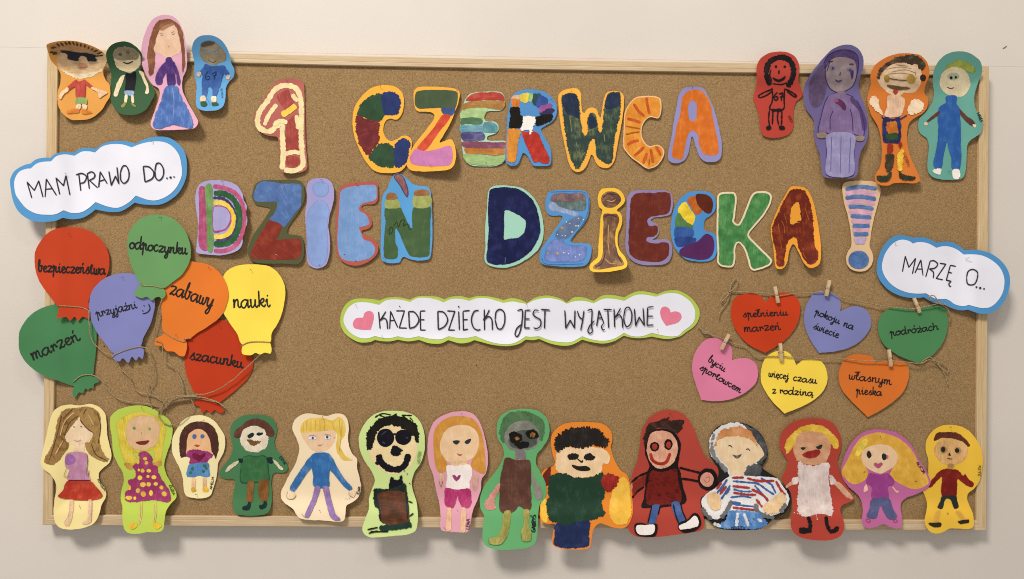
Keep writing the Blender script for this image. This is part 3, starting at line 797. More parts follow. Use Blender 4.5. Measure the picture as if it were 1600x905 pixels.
letter('peach exclamation mark with blue and pink stripes over a blue dot', 'C5', '#e3c29a',
 "980,160 990,110 1030,92 1110,87 1200,90 1255,105 1278,145 1275,200 1255,280 1230,370 1212,460 1200,540 1195,600 1215,650 1222,700 1205,755 1160,790 1110,797 1050,780 1018,740 1010,690 1025,640 1050,600 1050,520 1040,440 1020,350 995,260",
 """l painted_stripe #d8a4c2 w=38 sep=1 ang=0 | 1005,190 1120,175 1245,195 / 1010,262 1120,248 1235,268 / 1030,330 1130,330 1215,342 / 1050,400 1130,405 1200,408 / 1060,475 1190,472
 l painted_stripe #4a73b4 w=31 sep=1 ang=0 k=#6a8ec6 | 1005,155 1120,135 1250,150 / 1005,222 1120,212 1245,232 / 1030,290 1130,290 1225,308 / 1045,362 1130,370 1208,375 / 1060,442 1195,440 / 1068,506 1185,504
 F painted_stripe #b6a2d0 r=1 | 1072,532 1168,532 1150,585 1085,580
 o painted_dot #4972b2 k=#6088c2 v=.2 ang=30 | 1109,705 80,70""", curl=6)
# ================================================================ painted paper dolls
TR.update(A1=(60, 10, 4.525), A2=(200, 10, 4.525), A3=(1170, 65, 4.022), A4=(1350, 70, 4.022), F1=(50, 625, 4.1125), F2=(260, 635, 5.03),
          F3=(430, 635, 4.308), F4=(650, 630, 3.85), F5=(830, 640, 4.022), F6=(970, 635, 4.21), F7=(1200, 645, 4.415), F8=(1400, 655, 4.765))
def doll(label, tr, col, outline, spec, top=True, **kw):
    g = 'paper dolls along the top of the board' if top else 'paper dolls along the bottom of the board'
    s = Sheet('paper_doll', label, 'paper doll', g, tr, col, outline, **kw)
    paint_parts(s, spec); return s

doll('orange doll in black sunglasses with spiky hair and a red shirt', 'A1', '#e6a24c',
 "58,272 100,255 150,246 210,243 270,248 330,262 390,285 440,312 475,345 487,380 480,400 463,430 460,480 475,520 500,550 508,590 505,640 480,680 450,730 400,775 350,798 290,803 230,800 180,765 145,715 135,660 138,600 150,560 160,510 155,470 130,430 95,390 75,345 62,300",
 """f painted_face #d9b98c k=#e6cba4 r=1 ang=0 | 130,370 150,330 200,310 300,305 400,315 470,345 480,390 450,450 400,480 330,505 270,502 210,480 160,450 135,410
 f painted_face #c79b6c a=.7 soft=3 ang=0 | 75,285 150,262 260,262 380,295 455,338 400,345 300,330 200,325 120,345
 f painted_beard #e8d6b4 k=#f0e4cc r=1.6 ang=20 | 160,445 250,475 340,478 445,450 410,482 350,503 290,512 210,486
 l painted_hair #4a3526 w=12 j=.3 | 90,295 125,290 / 128,262 150,285 / 155,258 178,280 / 185,252 205,275 / 212,250 228,272 / 240,250 255,275 / 270,255 275,280 / 300,262 300,285 / 330,272 325,292 / 358,285 350,302 / 385,298 375,312 / 420,310 390,322 / 450,325 415,338 / 80,325 130,330 / 100,340 130,335
 f painted_sunglasses #26252b r=1 g=.35 | 155,310 200,316 280,325 340,330 420,345 458,342 452,354 402,362 414,380 395,390 350,388 340,365 310,352 285,365 280,385 235,382 203,370 205,350 195,335 160,325
 f painted_nose #c98770 soft=2 | 275,420 300,402 335,405 345,420 325,432 285,432
 l painted_mouth #8e6a50 w=3 | 270,433 300,440 330,436
 f painted_sleeve #c44640 r=.6 | 262,520 240,535 203,573 215,590 265,556 / 328,520 382,565 374,577 330,550
 f painted_shirt #c23f3e k=#d25c50 r=.6 | 265,520 290,532 330,520 332,600 326,640 300,650 265,643 262,600
 f painted_arm #ecc6a4 r=.7 | 205,572 187,585 160,605 145,640 158,652 180,622 215,592 / 375,568 410,580 440,590 482,603 486,614 462,630 430,645 420,612 375,582
 f painted_shorts #7fa65e r=.6 | 268,648 335,648 340,692 300,690 265,695
 f painted_leg #ecd0b0 | 270,697 300,692 295,725 268,728 / 310,692 340,697 338,727 315,725
 f painted_shoe #dd7f30 a=.8 r=.8 | 193,748 240,725 285,725 283,750 210,755 / 305,725 350,735 378,750 340,760 305,752""",
 curl=4, layer=2, bends=[(300, 440, -.1, -1, .75, 0)], pins=[])

doll('dark green doll with a cream face and a black vest', 'A1', '#35593a',
 "478,335 495,295 530,265 590,248 640,255 690,285 725,325 735,365 725,420 735,470 780,530 815,580 822,620 800,670 760,730 700,762 620,768 560,745 520,690 505,620 512,540 515,480 500,430 485,385",
 """f painted_face #d8c8a0 k=#e6dab8 r=1.3 ang=0 | 530,330 560,295 610,288 660,295 700,320 720,360 718,420 690,450 640,468 590,455 550,425 535,385
 f painted_shade #8b8168 a=.85 soft=4 | 525,330 570,288 660,290 712,330 705,375 620,385 545,375
 o painted_eye #5a5848 soft=1 | 578,340 14,12 / 632,325 12,14
 l painted_smile #332c26 w=9 | 598,395 632,404 670,388
 f painted_vest #141218 r=.7 | 618,472 650,478 687,462 690,520 674,597 640,600 612,590 616,530
 f painted_arm #e4d4ae r=.7 | 612,485 582,500 545,570 536,630 556,634 575,585 602,520 / 708,458 740,465 755,510 778,560 780,612 755,614 760,572 735,510
 f painted_shorts #86aad6 | 612,598 672,598 674,622 650,632 613,622
 f painted_leg #e4d4ae | 612,626 630,626 624,680 608,680 / 656,630 673,632 675,680 660,678
 f painted_shoe #86862e | 600,685 622,680 604,714 584,708 / 660,682 692,705 680,713 658,695""",
 curl=7, layer=0, bends=[(600, 450, 0, -1, .6, 0), (600, 600, .2, 1, .2, .6)])

doll('tall pink doll with long brown hair and a blue gown', 'A2', '#e0a6c4',
 "95,330 100,260 120,190 150,125 190,80 250,60 310,68 355,105 385,160 402,220 412,290 418,380 412,450 390,500 382,560 395,620 430,690 470,760 495,810 490,840 460,865 380,872 280,875 200,875 165,850 160,820 185,750 210,680 225,620 215,580 170,550 125,480 100,410",
 """f painted_face #e6bea2 k=#efd0b8 v=.05 r=.6 | 205,200 235,140 290,105 335,125 362,190 378,260 372,320 330,345 280,368 230,340 183,310 188,260
 f painted_hair #835038 k=#9a6a4c r=1 ang=80 | 225,97 300,92 325,112 285,125 240,150 212,190 196,250 182,300 192,340 190,400 178,475 152,490 143,420 136,340 150,260 165,190 190,135
 f painted_hair #835038 k=#9a6a4c r=.8 ang=100 | 300,92 350,120 385,180 396,260 402,350 402,420 388,470 382,440 380,340 365,240 345,160 320,120
 f painted_fringe #ab7456 a=.6 soft=3 | 225,125 300,98 340,125 290,150 230,175
 l painted_eye #bf988e w=5 | 220,190 245,190 / 226,200 238,206 250,200 / 306,188 325,176 / 308,194 318,198 330,190
 l painted_nose #b07a64 w=3 | 280,278 286,286 292,278
 f painted_sleeve #563482 k=#6e4a98 r=.6 | 270,395 235,420 205,470 193,520 203,552 237,548 247,510 274,450 / 316,390 340,420 360,480 372,530 362,560 345,540 340,480 322,440
 f painted_bodice #4a2d78 k=#64448e r=.6 | 268,370 302,360 318,385 332,400 332,480 337,540 320,563 290,566 275,540 270,450
 f painted_skirt #3a64b2 k=#5c84c8 r=1.3 ang=85 v=.16 | 268,568 345,570 382,650 432,740 462,832 440,862 380,850 310,840 230,865 178,842 200,750 235,660
 l painted_seam #90a8d8 w=4 a=.7 | 315,575 325,680 318,800 / 440,780 450,830""",
 curl=6, layer=3, bends=[(250, 400, 0, -1, .14, .3), (300, 560, .6, 1, .1, .5)])

doll('small blue doll wearing a shirt numbered 67', 'A2', '#58a4de',
 "452,300 465,250 500,215 560,203 620,215 670,250 705,305 722,360 730,400 752,450 745,500 710,540 692,580 690,640 675,700 640,730 560,740 510,730 482,700 480,640 485,560 470,480 468,400 458,350",
 """f painted_face #8a7f68 k=#a09478 v=.12 r=1 soft=1.6 | 508,290 535,252 600,250 662,288 694,340 694,388 640,405 600,420 550,397 512,360
 f painted_hair #5c4c3c a=.7 soft=3 | 515,262 560,240 620,250 600,275 520,290
 l painted_eye #6c94b4 w=6 | 542,312 560,296 580,312 560,328 542,312 / 603,322 620,306 637,320 620,337 603,322
 l painted_mouth #3c4c68 w=4 | 565,378 600,398 625,380
 f painted_sleeve #2d5ba8 | 545,420 510,462 528,478 556,450 / 680,425 716,473 695,490 668,452
 f painted_shirt #2c58a4 k=#3c6cb8 r=.8 | 545,408 600,422 682,420 680,470 665,510 650,572 600,588 580,572 525,575 525,500 535,440
 f painted_trousers #2f5ca6 | 528,572 566,576 552,640 524,636 / 603,578 642,580 622,640 600,636
 l painted_number #18264a w=6 | 568,458 552,480 548,505 560,520 577,512 575,497 553,500 / 592,480 606,472 624,462 616,490 610,518 / 598,494 612,490 630,484
 f painted_hand #d8ba9e | 490,465 516,468 506,497 486,487 / 700,485 724,490 712,517 693,507
 f painted_sock #e6d0b2 | 514,636 545,634 546,670 511,670 / 588,640 622,638 622,676 592,674
 f painted_shoe #1b4a2a | 515,675 545,672 562,692 542,709 516,701 / 592,682 625,678 640,696 598,705
 l pencil_line #33506a w=2.5 ink=1 | 548,640 565,665 580,698
 t lettering #2c5a84 xh=15 w=3.5 | MATI | 675,642 668,575""",
 curl=7, layer=1, bends=[(600, 420, 0, -1, .55, 0), (600, 560, .5, 1, .18, .5)])

doll('small red doll drawn in black outline with a shirt numbered 67', 'A3', '#c03e39',
 "48,190 55,140 80,100 130,72 190,62 250,70 290,95 315,140 315,190 312,250 330,300 335,345 300,375 285,410 280,470 278,540 255,580 200,602 140,605 90,590 72,540 65,470 50,420 30,370 35,320 50,270",
 """l painted_hair #1a1315 w=34 j=.3 k=#2c2022 | 135,275 115,230 112,180 130,130 180,102 225,102 262,125 280,170 278,215 262,255 240,285
 l painted_outline #1c1416 w=8 j=.3 | 148,265 205,270 240,258 / 140,175 132,210 145,250
 o painted_eye #1c1416 | 171,158 8,9 / 226,158 9,9
 f painted_nose #1c1416 | 186,182 195,182 192,205 184,200
 f painted_smile #1c1416 | 150,225 190,238 230,215 222,240 190,254 162,244
 l painted_outline #1c1416 w=9 j=.3 | 145,290 150,340 146,380 134,424 215,426 222,360 225,295 / 146,300 100,318 62,340 72,352 110,338 148,312 / 228,298 270,318 300,342 288,348 240,312 / 130,430 125,480 130,530 / 152,435 148,520 / 185,435 180,480 188,525 / 208,432 207,490 205,525
 l painted_belt #1c1416 w=18 j=.4 | 142,432 210,430
 l painted_number #1c1416 w=8 | 180,318 164,335 158,354 168,368 182,360 180,347 163,348 / 188,328 202,326 214,322 208,345 204,372 / 194,348 206,346 222,342
 f painted_shoe #1c1416 | 108,540 130,524 143,545 120,557 / 190,530 222,532 226,552 195,554
 t lettering #7c2622 xh=16 w=3 | KUBA | 278,500 258,460""",
 curl=4, layer=0, bends=[(190, 150, 0, -1, .12, 0)], pins=[])

doll('tall violet doll with a long side ponytail and a purple jumper', 'A3', '#675e98',
 "345,330 355,270 385,210 430,150 480,90 530,45 600,20 660,28 700,60 720,110 718,170 700,220 690,270 700,330 720,380 740,450 750,520 748,590 735,640 705,690 690,750 685,820 660,855 600,860 500,858 465,840 455,780 445,710 420,640 410,570 412,520 400,480 370,440 350,390",
 """f painted_ponytail #5a486a k=#6a587a ang=75 | 385,250 425,180 468,148 485,200 490,270 478,340 450,400 410,416 380,370 376,300
 f painted_face #8e7e88 k=#a09098 v=.08 ang=60 | 480,150 510,120 560,98 620,96 665,115 675,170 672,230 650,280 600,312 550,318 510,290 485,240
 f painted_hair #4c3868 k=#5c4878 ang=20 | 470,150 500,90 560,58 630,56 678,85 692,160 684,200 668,130 640,108 600,98 540,102 508,125 484,170
 l painted_outline #34265a w=5 | 482,150 484,230 508,290 550,318 600,313 650,282 674,230 690,150 / 470,140 500,88 560,57 630,55 680,85 692,150 / 510,125 490,190 / 500,345 540,327 610,330 660,350
 o painted_eye #7c7494 a=.7 soft=2 | 525,166 22,17 / 637,178 22,18
 o painted_eye #453c68 a=.8 | 528,168 8,9 / 636,180 8,9
 l painted_brow #34265a w=7 | 502,128 530,122 / 630,142 660,142
 f painted_mark #3a2e66 | 640,188 658,182 656,215 646,235
 l painted_nose #34265a w=5 | 575,190 574,205 566,212
 l painted_mouth #34265a w=7 | 543,240 562,250 585,244
 f painted_neck #7c6c78 | 558,316 604,314 604,334 560,332
 f painted_jumper #766092 k=#8672a4 v=.08 | 500,345 540,326 610,332 665,358 700,400 712,450 727,540 720,590 690,590 655,580 600,580 500,578 490,572 438,572 445,520 460,440 478,380
 f painted_shade #553c78 a=.7 soft=3 | 640,345 690,380 740,480 742,545 712,560 690,440 640,380
 l painted_outline #392c66 w=5 | 500,345 480,380 455,470 438,572 500,578 560,580 655,580 / 512,560 512,480 530,435 / 655,570 650,480 636,420 / 722,592 727,540 706,430 680,370 / 495,590 490,700 488,838 / 662,590 660,700 655,842 / 580,590 578,700 572,835 / 500,845 655,845
 f painted_badge #54294f | 540,368 570,362 602,388 612,420 597,431 572,402 546,386
 f painted_badge #a04858 | 540,368 560,364 562,378 545,382
 f painted_hand #8c7c70 | 430,575 486,576 486,602 436,606 / 668,596 722,594 720,622 676,622
 f painted_trousers #8a86b6 k=#9a96c2 v=.08 | 498,582 660,584 660,700 652,838 492,836 492,700
 l painted_crease #5c5498 w=5 | 580,592 578,700 574,832 / 520,600 515,820 / 640,600 630,830""",
 curl=5, layer=1, bends=[(550, 300, 0, -1, .3, .2), (600, 500, .4, 1, .1, .3)])

doll('orange doll with raised white fists and patterned shorts', 'A4', '#db7831',
 "40,200 55,150 90,110 150,75 220,55 290,55 350,65 390,100 410,150 408,200 385,260 380,300 400,340 398,390 370,430 320,460 285,490 272,540 270,600 285,680 310,750 345,820 350,855 320,870 250,868 190,870 150,885 100,880 70,850 75,810 100,770 110,720 112,650 105,580 85,510 50,450 28,390 22,330 35,280 45,240",
 """f painted_face #dfc09c k=#f0dabc v=.14 r=1 ang=20 | 95,210 130,160 180,122 250,112 330,125 358,160 362,200 350,260 310,300 250,305 220,325 190,325 150,300 110,265 88,230
 f painted_hair #46382a k=#77684e v=.25 r=2 ang=10 | 82,205 100,150 150,108 210,78 290,62 350,80 388,130 376,160 345,155 330,122 290,125 230,110 180,120 140,145 112,172 98,218
 o painted_ear #38281f | 370,208 19,22
 l painted_wrinkle #8f6f54 w=3 | 140,155 220,140 300,150 / 170,172 260,158 330,180 / 150,185 230,178 310,190 / 200,125 280,135 / 320,165 330,215
 f painted_glasses #a5872c k=#c0a040 | 128,200 145,188 160,205 158,228 140,236 128,222
 o painted_glasses #a5872c k=#c0a040 | 296,216 27,27
 l painted_glasses_bridge #59442e w=6 | 160,212 220,222 270,224
 f painted_moustache #6c4e30 r=1 ang=10 | 145,255 200,258 292,272 250,284 190,282
 f painted_mouth #bb3a2c | 180,288 215,290 198,313
 f painted_torso #e4bc9e k=#f0d4bc r=1 | 150,325 200,318 252,335 254,380 236,440 180,457 130,445 145,390
 f painted_fist #eed4b4 k=#f8e8d0 v=.16 r=1.8 ang=40 | 38,340 60,318 86,340 95,380 122,440 100,432 60,398 38,370 / 275,405 300,350 340,345 376,372 372,400 330,430 280,438
 l painted_strap #28305e w=8 j=.3 | 110,450 130,470 / 225,470 270,442
 f painted_shorts #232a5c k=#34407c r=1 | 122,460 180,468 228,460 227,610 180,617 122,606
 f painted_shorts_patch #c66a22 k=#d88a3a r=1.6 | 142,492 205,488 210,560 160,575
 f painted_shorts_patch #2e4a28 r=1.5 | 148,562 208,556 207,598 148,592
 f painted_leg #9c2a1e r=1.5 | 150,625 182,630 180,672 152,692 / 215,618 237,615 230,652
 f painted_leg #3a3020 k=#55452e r=1.6 | 138,690 186,690 192,730 166,790 138,792 134,740
 f painted_leg #e2b62c k=#f0d468 r=1.4 | 213,680 245,658 248,700 236,782 214,786 208,720
 f painted_boot #2c3222 k=#4a5434 r=1.6 | 83,825 140,820 165,798 167,842 120,862 88,850 / 218,788 240,810 290,825 328,830 302,852 233,843
 t lettering #a2542a xh=18 w=3.5 | HUBERT | 290,760 262,670""",
 curl=5, layer=3, bends=[(200, 300, .2, -1, .25, .2), (200, 600, 0, 1, .1, .3)])

doll('teal doll with short green hair and blue overalls', 'A4', '#58a396',
 "432,220 440,160 465,110 510,65 570,43 640,45 700,75 735,115 742,170 720,230 700,290 692,340 700,400 730,450 745,500 735,550 700,580 670,600 650,630 645,700 640,780 625,830 590,848 500,848 430,830 402,790 400,720 408,640 395,590 355,560 340,510 350,460 390,420 425,370 440,310 435,260",
 """f painted_hair #8ea23e k=#a8b850 r=2.4 soft=2 ang=70 | 500,170 515,130 540,118 560,100 600,92 650,112 695,135 700,180 660,180 610,155 560,150 530,165
 f painted_face #d3c8a4 k=#e0d8ba v=.1 r=1 ang=70 | 475,220 500,170 550,142 610,146 650,180 668,235 655,290 620,322 570,326 520,310 485,275
 o painted_shade #8aa698 a=.4 soft=3 | 562,200 42,26
 o painted_eye #18221e | 548,208 9,10 / 577,205 8,9
 l painted_mouth #33443c w=6 | 520,265 545,276 565,268
 l painted_lip #a03038 w=6 | 548,276 562,272
 f painted_overalls #1f55a4 k=#3068b4 r=.8 v=.06 | 518,325 580,322 582,370 600,400 606,470 610,560 608,640 612,700 602,782 555,782 550,720 530,650 520,615 500,700 487,772 438,766 445,700 463,600 466,520 463,430 475,390 515,365
 f painted_sleeve #5a342e r=.8 | 475,415 470,440 402,488 395,478 438,440 / 603,406 640,442 696,488 686,510 640,482 602,432
 f painted_hand #d8c8aa | 378,490 400,488 398,506 381,506 / 682,502 704,504 697,522
 f painted_shoe #eceae6 k=#ffffff v=.05 r=1.2 | 428,790 462,775 487,785 482,815 455,813 / 558,785 596,785 602,832 570,843 553,815
 t lettering #1c3a36 xh=20 w=4 | MAREK | 708,432 735,492""",
 curl=5, layer=0, bends=[(560, 250, 0, -1, .5, 0)], pins=[(525, 800)])

# ------------------------------------------------ bottom row
B = dict(top=False)
doll('pale yellow doll with long brown hair and a red skirt', 'F1', '#eee09a',
 "58,380 75,300 95,220 110,150 135,80 180,42 240,30 310,35 370,25 430,45 470,90 480,150 485,230 500,300 510,350 500,400 460,435 430,470 435,520 470,570 475,620 445,680 430,740 400,790 340,820 260,832 190,825 150,790 138,720 145,640 155,580 150,530 120,480 75,445 55,410",
 """f painted_face #ead0ac k=#f2dec2 v=.05 | 300,118 325,160 395,215 362,262 330,282 270,286 225,262 213,245 238,200 270,155
 f painted_neck #ead0ac | 275,284 332,280 332,332 270,335
 f painted_hair #a17c48 k=#6a4a28 v=.3 ang=70 r=1.2 | 302,60 240,55 190,78 163,130 152,200 128,290 88,370 80,400 112,418 160,402 200,350 240,290 213,250 228,200 270,150 300,110
 f painted_hair #ab8850 k=#785a30 v=.3 ang=110 r=1.2 | 300,60 350,42 405,60 437,100 442,170 432,240 442,300 472,360 497,378 480,398 430,387 370,350 345,310 342,278 372,268 390,215 345,180 308,130
 l painted_strand #5c4226 w=6 j=.4 | 300,100 240,150 205,235 / 190,100 160,230 110,390 / 310,130 350,180 390,210 / 420,80 440,170 425,280 / 380,280 410,350 480,390 / 260,60 200,120 / 350,55 330,90
 l painted_strand #cfae70 w=7 j=.4 | 270,80 210,140 180,230 / 360,90 395,160 / 200,260 150,350
 l painted_eye #66604c w=7 | 264,172 275,174 / 310,170 322,172
 l painted_mouth #cc8878 w=3.5 | 268,256 290,265 316,256
 f painted_top #bf84ac k=#cf9cbe v=.1 | 225,345 270,334 340,340 356,370 352,420 362,480 372,516 232,516 238,450 215,430 212,380
 f painted_top_shade #a064b0 soft=2 | 215,365 258,350 282,390 250,417 216,412
 l pencil_line #6e5a50 w=3 ink=1 | 352,345 358,400 348,470 362,490 366,450 / 222,440 205,490 222,498
 f painted_skirt #bf3326 k=#d0553c v=.1 r=.6 | 230,520 370,520 412,560 452,612 430,635 350,646 250,640 168,622 200,580
 l painted_belt #4c2030 w=6 | 232,517 372,517
 f painted_leg #ecc6a6 a=.8 soft=2 | 240,645 270,645 264,720 242,802 203,802 230,730 / 358,645 387,645 380,782 330,802 318,785 353,760
 l pencil_line #b09080 w=2.5 ink=1 | 300,670 312,700 / 245,650 235,740 205,790 / 385,650 378,780 / 240,490 215,492
 t lettering #3c3c2c xh=16 w=4 | KASIA | 418,515 462,590""", curl=5, layer=1, pins=[(308, 48)], bends=[(270, 600, 0, 1, .12, .2)], **B)

doll('lime green doll with yellow hair and a spotted magenta dress', 'F1', '#afd04c',
 "500,140 510,100 550,65 620,42 690,35 750,45 810,75 860,110 895,150 903,210 890,280 865,350 850,410 860,470 890,530 925,590 925,630 890,670 860,720 850,790 840,835 800,850 740,850 680,860 620,855 590,820 580,750 582,690 570,640 575,580 590,520 580,460 545,400 520,330 515,260 505,190",
 """f painted_hair #dccb40 k=#e6d85c soft=5 a=.92 ang=80 r=1.5 | 540,150 590,100 690,72 780,92 840,130 865,190 852,260 840,340 830,405 785,412 775,330 700,350 660,345 685,390 640,425 595,400 565,330 548,240
 f painted_face #dab48a k=#e4c09a v=.06 soft=2 | 600,220 612,150 655,108 720,98 785,112 822,160 822,220 802,280 750,315 690,326 640,305 610,265
 o painted_eye #469850 r=.5 | 656,182 11,10 / 756,186 9,11
 l painted_nose #80604c w=4 | 705,205 706,224
 f painted_mouth #7c2820 | 666,272 700,265 754,260 735,284 690,288
 f painted_hand #c4923c k=#e0b860 r=1.2 | 588,410 620,403 652,430 635,447 600,432 / 780,403 827,393 827,422 790,427
 f painted_dress #a02f69 k=#b04a7e v=.06 r=1.2 | 685,342 735,330 772,370 775,410 805,430 812,470 842,520 882,580 893,640 868,660 790,645 700,652 620,657 600,640 600,590 625,570 620,520 660,500 668,460 640,430 667,408 690,390
 o painted_spot #e4c244 r=.9 | 725,378 14,10 / 735,405 12,12 / 750,455 15,13 / 712,455 12,12 / 686,450 8,10 / 692,500 15,14 / 745,492 12,10 / 783,498 16,14 / 712,545 16,14 / 750,542 16,14 / 795,540 14,13 / 832,562 13,13 / 680,582 13,15 / 715,605 16,18 / 765,600 12,18 / 850,605 16,14 / 622,628 22,13 / 660,632 10,12 / 625,565 12,16 / 680,398 9,14
 l painted_leg #dcb078 w=5 sep=1 | 690,655 695,720 685,800 / 707,655 704,740 690,800 / 778,650 787,720 780,790 / 797,650 799,720 790,790
 f painted_shoe #e6be30 r=1 | 620,802 670,794 672,816 640,833 / 775,800 820,794 830,815 800,829 783,818
 t lettering #4c5a1c xh=17 w=4 | ZUZIA | 880,548 905,615""", curl=6, layer=2, pins=[(704, 52)], bends=[(700, 560, .2, 1, .14, .2)], **B)

doll('small pale yellow doll with brown hair and blue shorts', 'F2', '#f1e8b0',
 "42,300 50,240 80,180 120,120 170,85 240,70 310,78 370,110 420,170 455,230 462,290 450,360 425,410 405,450 400,510 390,570 370,640 345,700 290,722 220,722 160,705 138,660 130,580 110,500 75,430 48,370",
 """f painted_hair #4c2b23 k=#5e3a30 v=.08 r=1 | 100,280 110,220 140,170 190,130 260,118 320,128 372,165 402,230 412,300 402,370 388,412 370,382 345,350 140,400 112,402 103,340
 f painted_face #e8b684 k=#f0c498 v=.05 r=.6 | 165,250 188,205 250,178 312,208 342,270 352,340 352,368 300,352 220,347 158,372 160,320
 o painted_eye #4c68b4 | 221,238 17,20 / 284,236 17,18
 f painted_nose #b6543a | 218,306 240,300 264,308 240,321
 f painted_shirt #9b2e74 k=#b04488 r=1.3 | 150,385 165,355 210,343 270,345 340,362 370,385 340,415 325,430 320,447 260,457 190,457 178,430 185,405
 f painted_heart #76183e | 213,366! 240,372 262,386 302,368 297,400 255,437! 215,410 203,385
 f painted_shorts #4884c2 k=#5c98d0 r=.8 | 185,455 325,445 337,500 342,547 300,557 262,545 215,557 163,550 163,500
 o painted_spot #2c6654 r=.8 | 205,492 13,18 / 190,522 14,12 / 300,468 16,12 / 290,512 15,12 / 315,490 10,14
 f painted_leg #e6ba92 | 200,565 226,565 226,642 200,642 / 288,562 312,562 312,642 288,642
 f painted_shoe #e6b63a | 193,640 220,635 234,665 200,672 / 285,640 320,635 328,668 290,670
 t lettering #3c3a24 xh=18 w=4.5 | AMELIA | 358,655 375,552
 """, curl=4, layer=0, pins=[(296, 105), (245, 690)], **B)

doll('dark green doll with a white face and brown trousers', 'F2', '#3e7a4e',
 "500,200 510,150 545,105 600,75 680,65 770,70 830,95 862,140 868,200 850,270 860,330 890,370 925,410 950,460 948,505 910,522 860,520 832,540 825,600 830,680 825,760 810,820 770,850 700,860 610,858 550,845 525,800 522,720 535,640 540,590 525,572 470,572 425,555 415,525 440,480 480,430 515,360 520,300 508,250",
 """f painted_face #dcd2bc k=#ece6d6 v=.06 r=1.5 | 578,240 600,190 650,158 710,153 772,185 802,240 790,312 750,347 690,360 630,342 588,300
 f painted_hair #5c362b k=#70483a r=1 | 530,240 540,190 590,150 650,108 720,100 792,125 832,170 850,210 830,240 788,230 768,180 700,155 640,165 600,190 578,250
 f painted_eye #1c2c2c r=1 | 638,225 682,210 682,240 650,252 / 710,212 752,206 752,225 715,230
 f painted_mouth #775026 r=1.4 | 633,263 680,265 742,278 710,300 682,310 650,290
 f painted_sweater #285034 | 596,408 650,386 700,392 762,386 794,408 804,500 804,590 700,600 586,600 581,500
 f painted_sweater #316a3e k=#3e784a | 603,412 650,393 700,398 760,393 788,412 797,500 797,582 700,592 593,592 588,500
 f painted_pad #152d2a r=1 | 568,410 602,415 597,442 570,440 / 788,405 832,403 832,447 795,442
 f painted_arm #ccc4a6 r=.8 | 465,518 480,480 530,440 568,428 556,457 502,497 / 835,418 872,440 917,490 910,502 878,482
 f painted_trousers #7c5024 k=#94683a r=.8 | 643,593 687,596 682,680 673,750 630,744 631,680 / 728,590 797,580 802,680 786,742 745,747 722,680
 f painted_boot #14262a r=.8 | 598,790 635,775 640,750 662,755 652,812 600,814 / 726,780 760,770 765,743 787,750 782,792 740,812
 t lettering #1c3c28 xh=22 w=5 | ERYK | 885,405 930,465""", curl=3, layer=0, pins=[(712, 80)], **B)

doll('cream doll with a blond ponytail, blue jumper and purple trousers', 'F3', '#f1dfbd',
 "115,150 130,95 170,60 220,47 300,58 350,65 400,50 450,52 485,85 495,140 490,200 495,260 520,320 550,355 552,420 570,490 578,550 560,610 520,645 480,670 472,730 460,770 410,778 330,768 240,765 170,755 140,725 120,690 70,655 42,620 38,580 60,530 95,460 130,400 155,330 160,270 140,210",
 """f painted_face #e9c6a4 k=#f0d2b4 v=.05 | 180,178 300,168 400,163 407,200 392,250 350,290 290,306 240,287 203,240
 f painted_hair #e2c252 k=#ecd678 v=.1 r=.5 | 170,150 190,105 240,82 320,78 382,95 430,73 467,110 472,180 447,220 432,250 450,300 480,340 522,362 460,362 422,320 408,260 418,200 390,162 300,170 180,180
 l painted_strand #c8a840 w=3 | 190,110 190,170 / 210,100 212,170 / 240,95 240,170 / 270,90 270,168 / 300,90 300,165 / 330,90 330,165 / 380,100 395,160 / 430,90 440,200 / 450,110 440,230 430,300
 o painted_eye_white #e6eaee | 250,213 25,11 / 350,210 22,13
 o painted_eye #39489a | 253,214 8,10 / 350,207 8,10
 l painted_brow #a08060 w=3 | 225,200 250,195 275,202 / 330,192 355,190 375,200 / 390,215 402,205
 l painted_mouth #bd6c5c w=4 | 285,258 300,264 316,254
 f painted_sleeve #2a6ab0 k=#5a92c4 v=.1 ang=55 | 262,320 225,350 190,400 130,490 98,552 128,572 205,462 250,400 / 350,318 388,350 412,400 460,480 517,547 500,567 455,532 400,462 358,410
 f painted_jumper #2466ae k=#3a7cc0 v=.08 | 260,320 310,311 352,318 365,360 362,480 358,542 262,542 255,470 245,400
 f painted_hand #eacdaa | 85,570 120,575 140,600 120,623 84,620 77,595 / 495,572 525,566 540,590 525,612 500,602
 f painted_trousers #9070b2 k=#a484c4 r=.7 | 268,542 302,542 290,602 262,672 225,747 198,740 230,660 255,600 / 322,542 357,542 376,620 406,720 437,760 400,767 370,740 345,660
 l pencil_line #8a7a64 w=3 ink=1 | 175,722 198,745 222,748 / 400,768 442,768 / 85,575 78,595 84,620 120,623 140,600 / 495,575 500,602 525,612
 d pencil_dot #7a6c58 w=5 ink=1 | 437,625 470,620 482,624 500,620
 t lettering #3a3426 xh=20 w=4.5 | EWA | 565,590 578,540""", curl=6, layer=0, pins=[(314, 70), (302, 700)], bends=[(300, 560, -.2, 1, .1, .2), (300, 400, 1, 0, .05, .3)], **B)

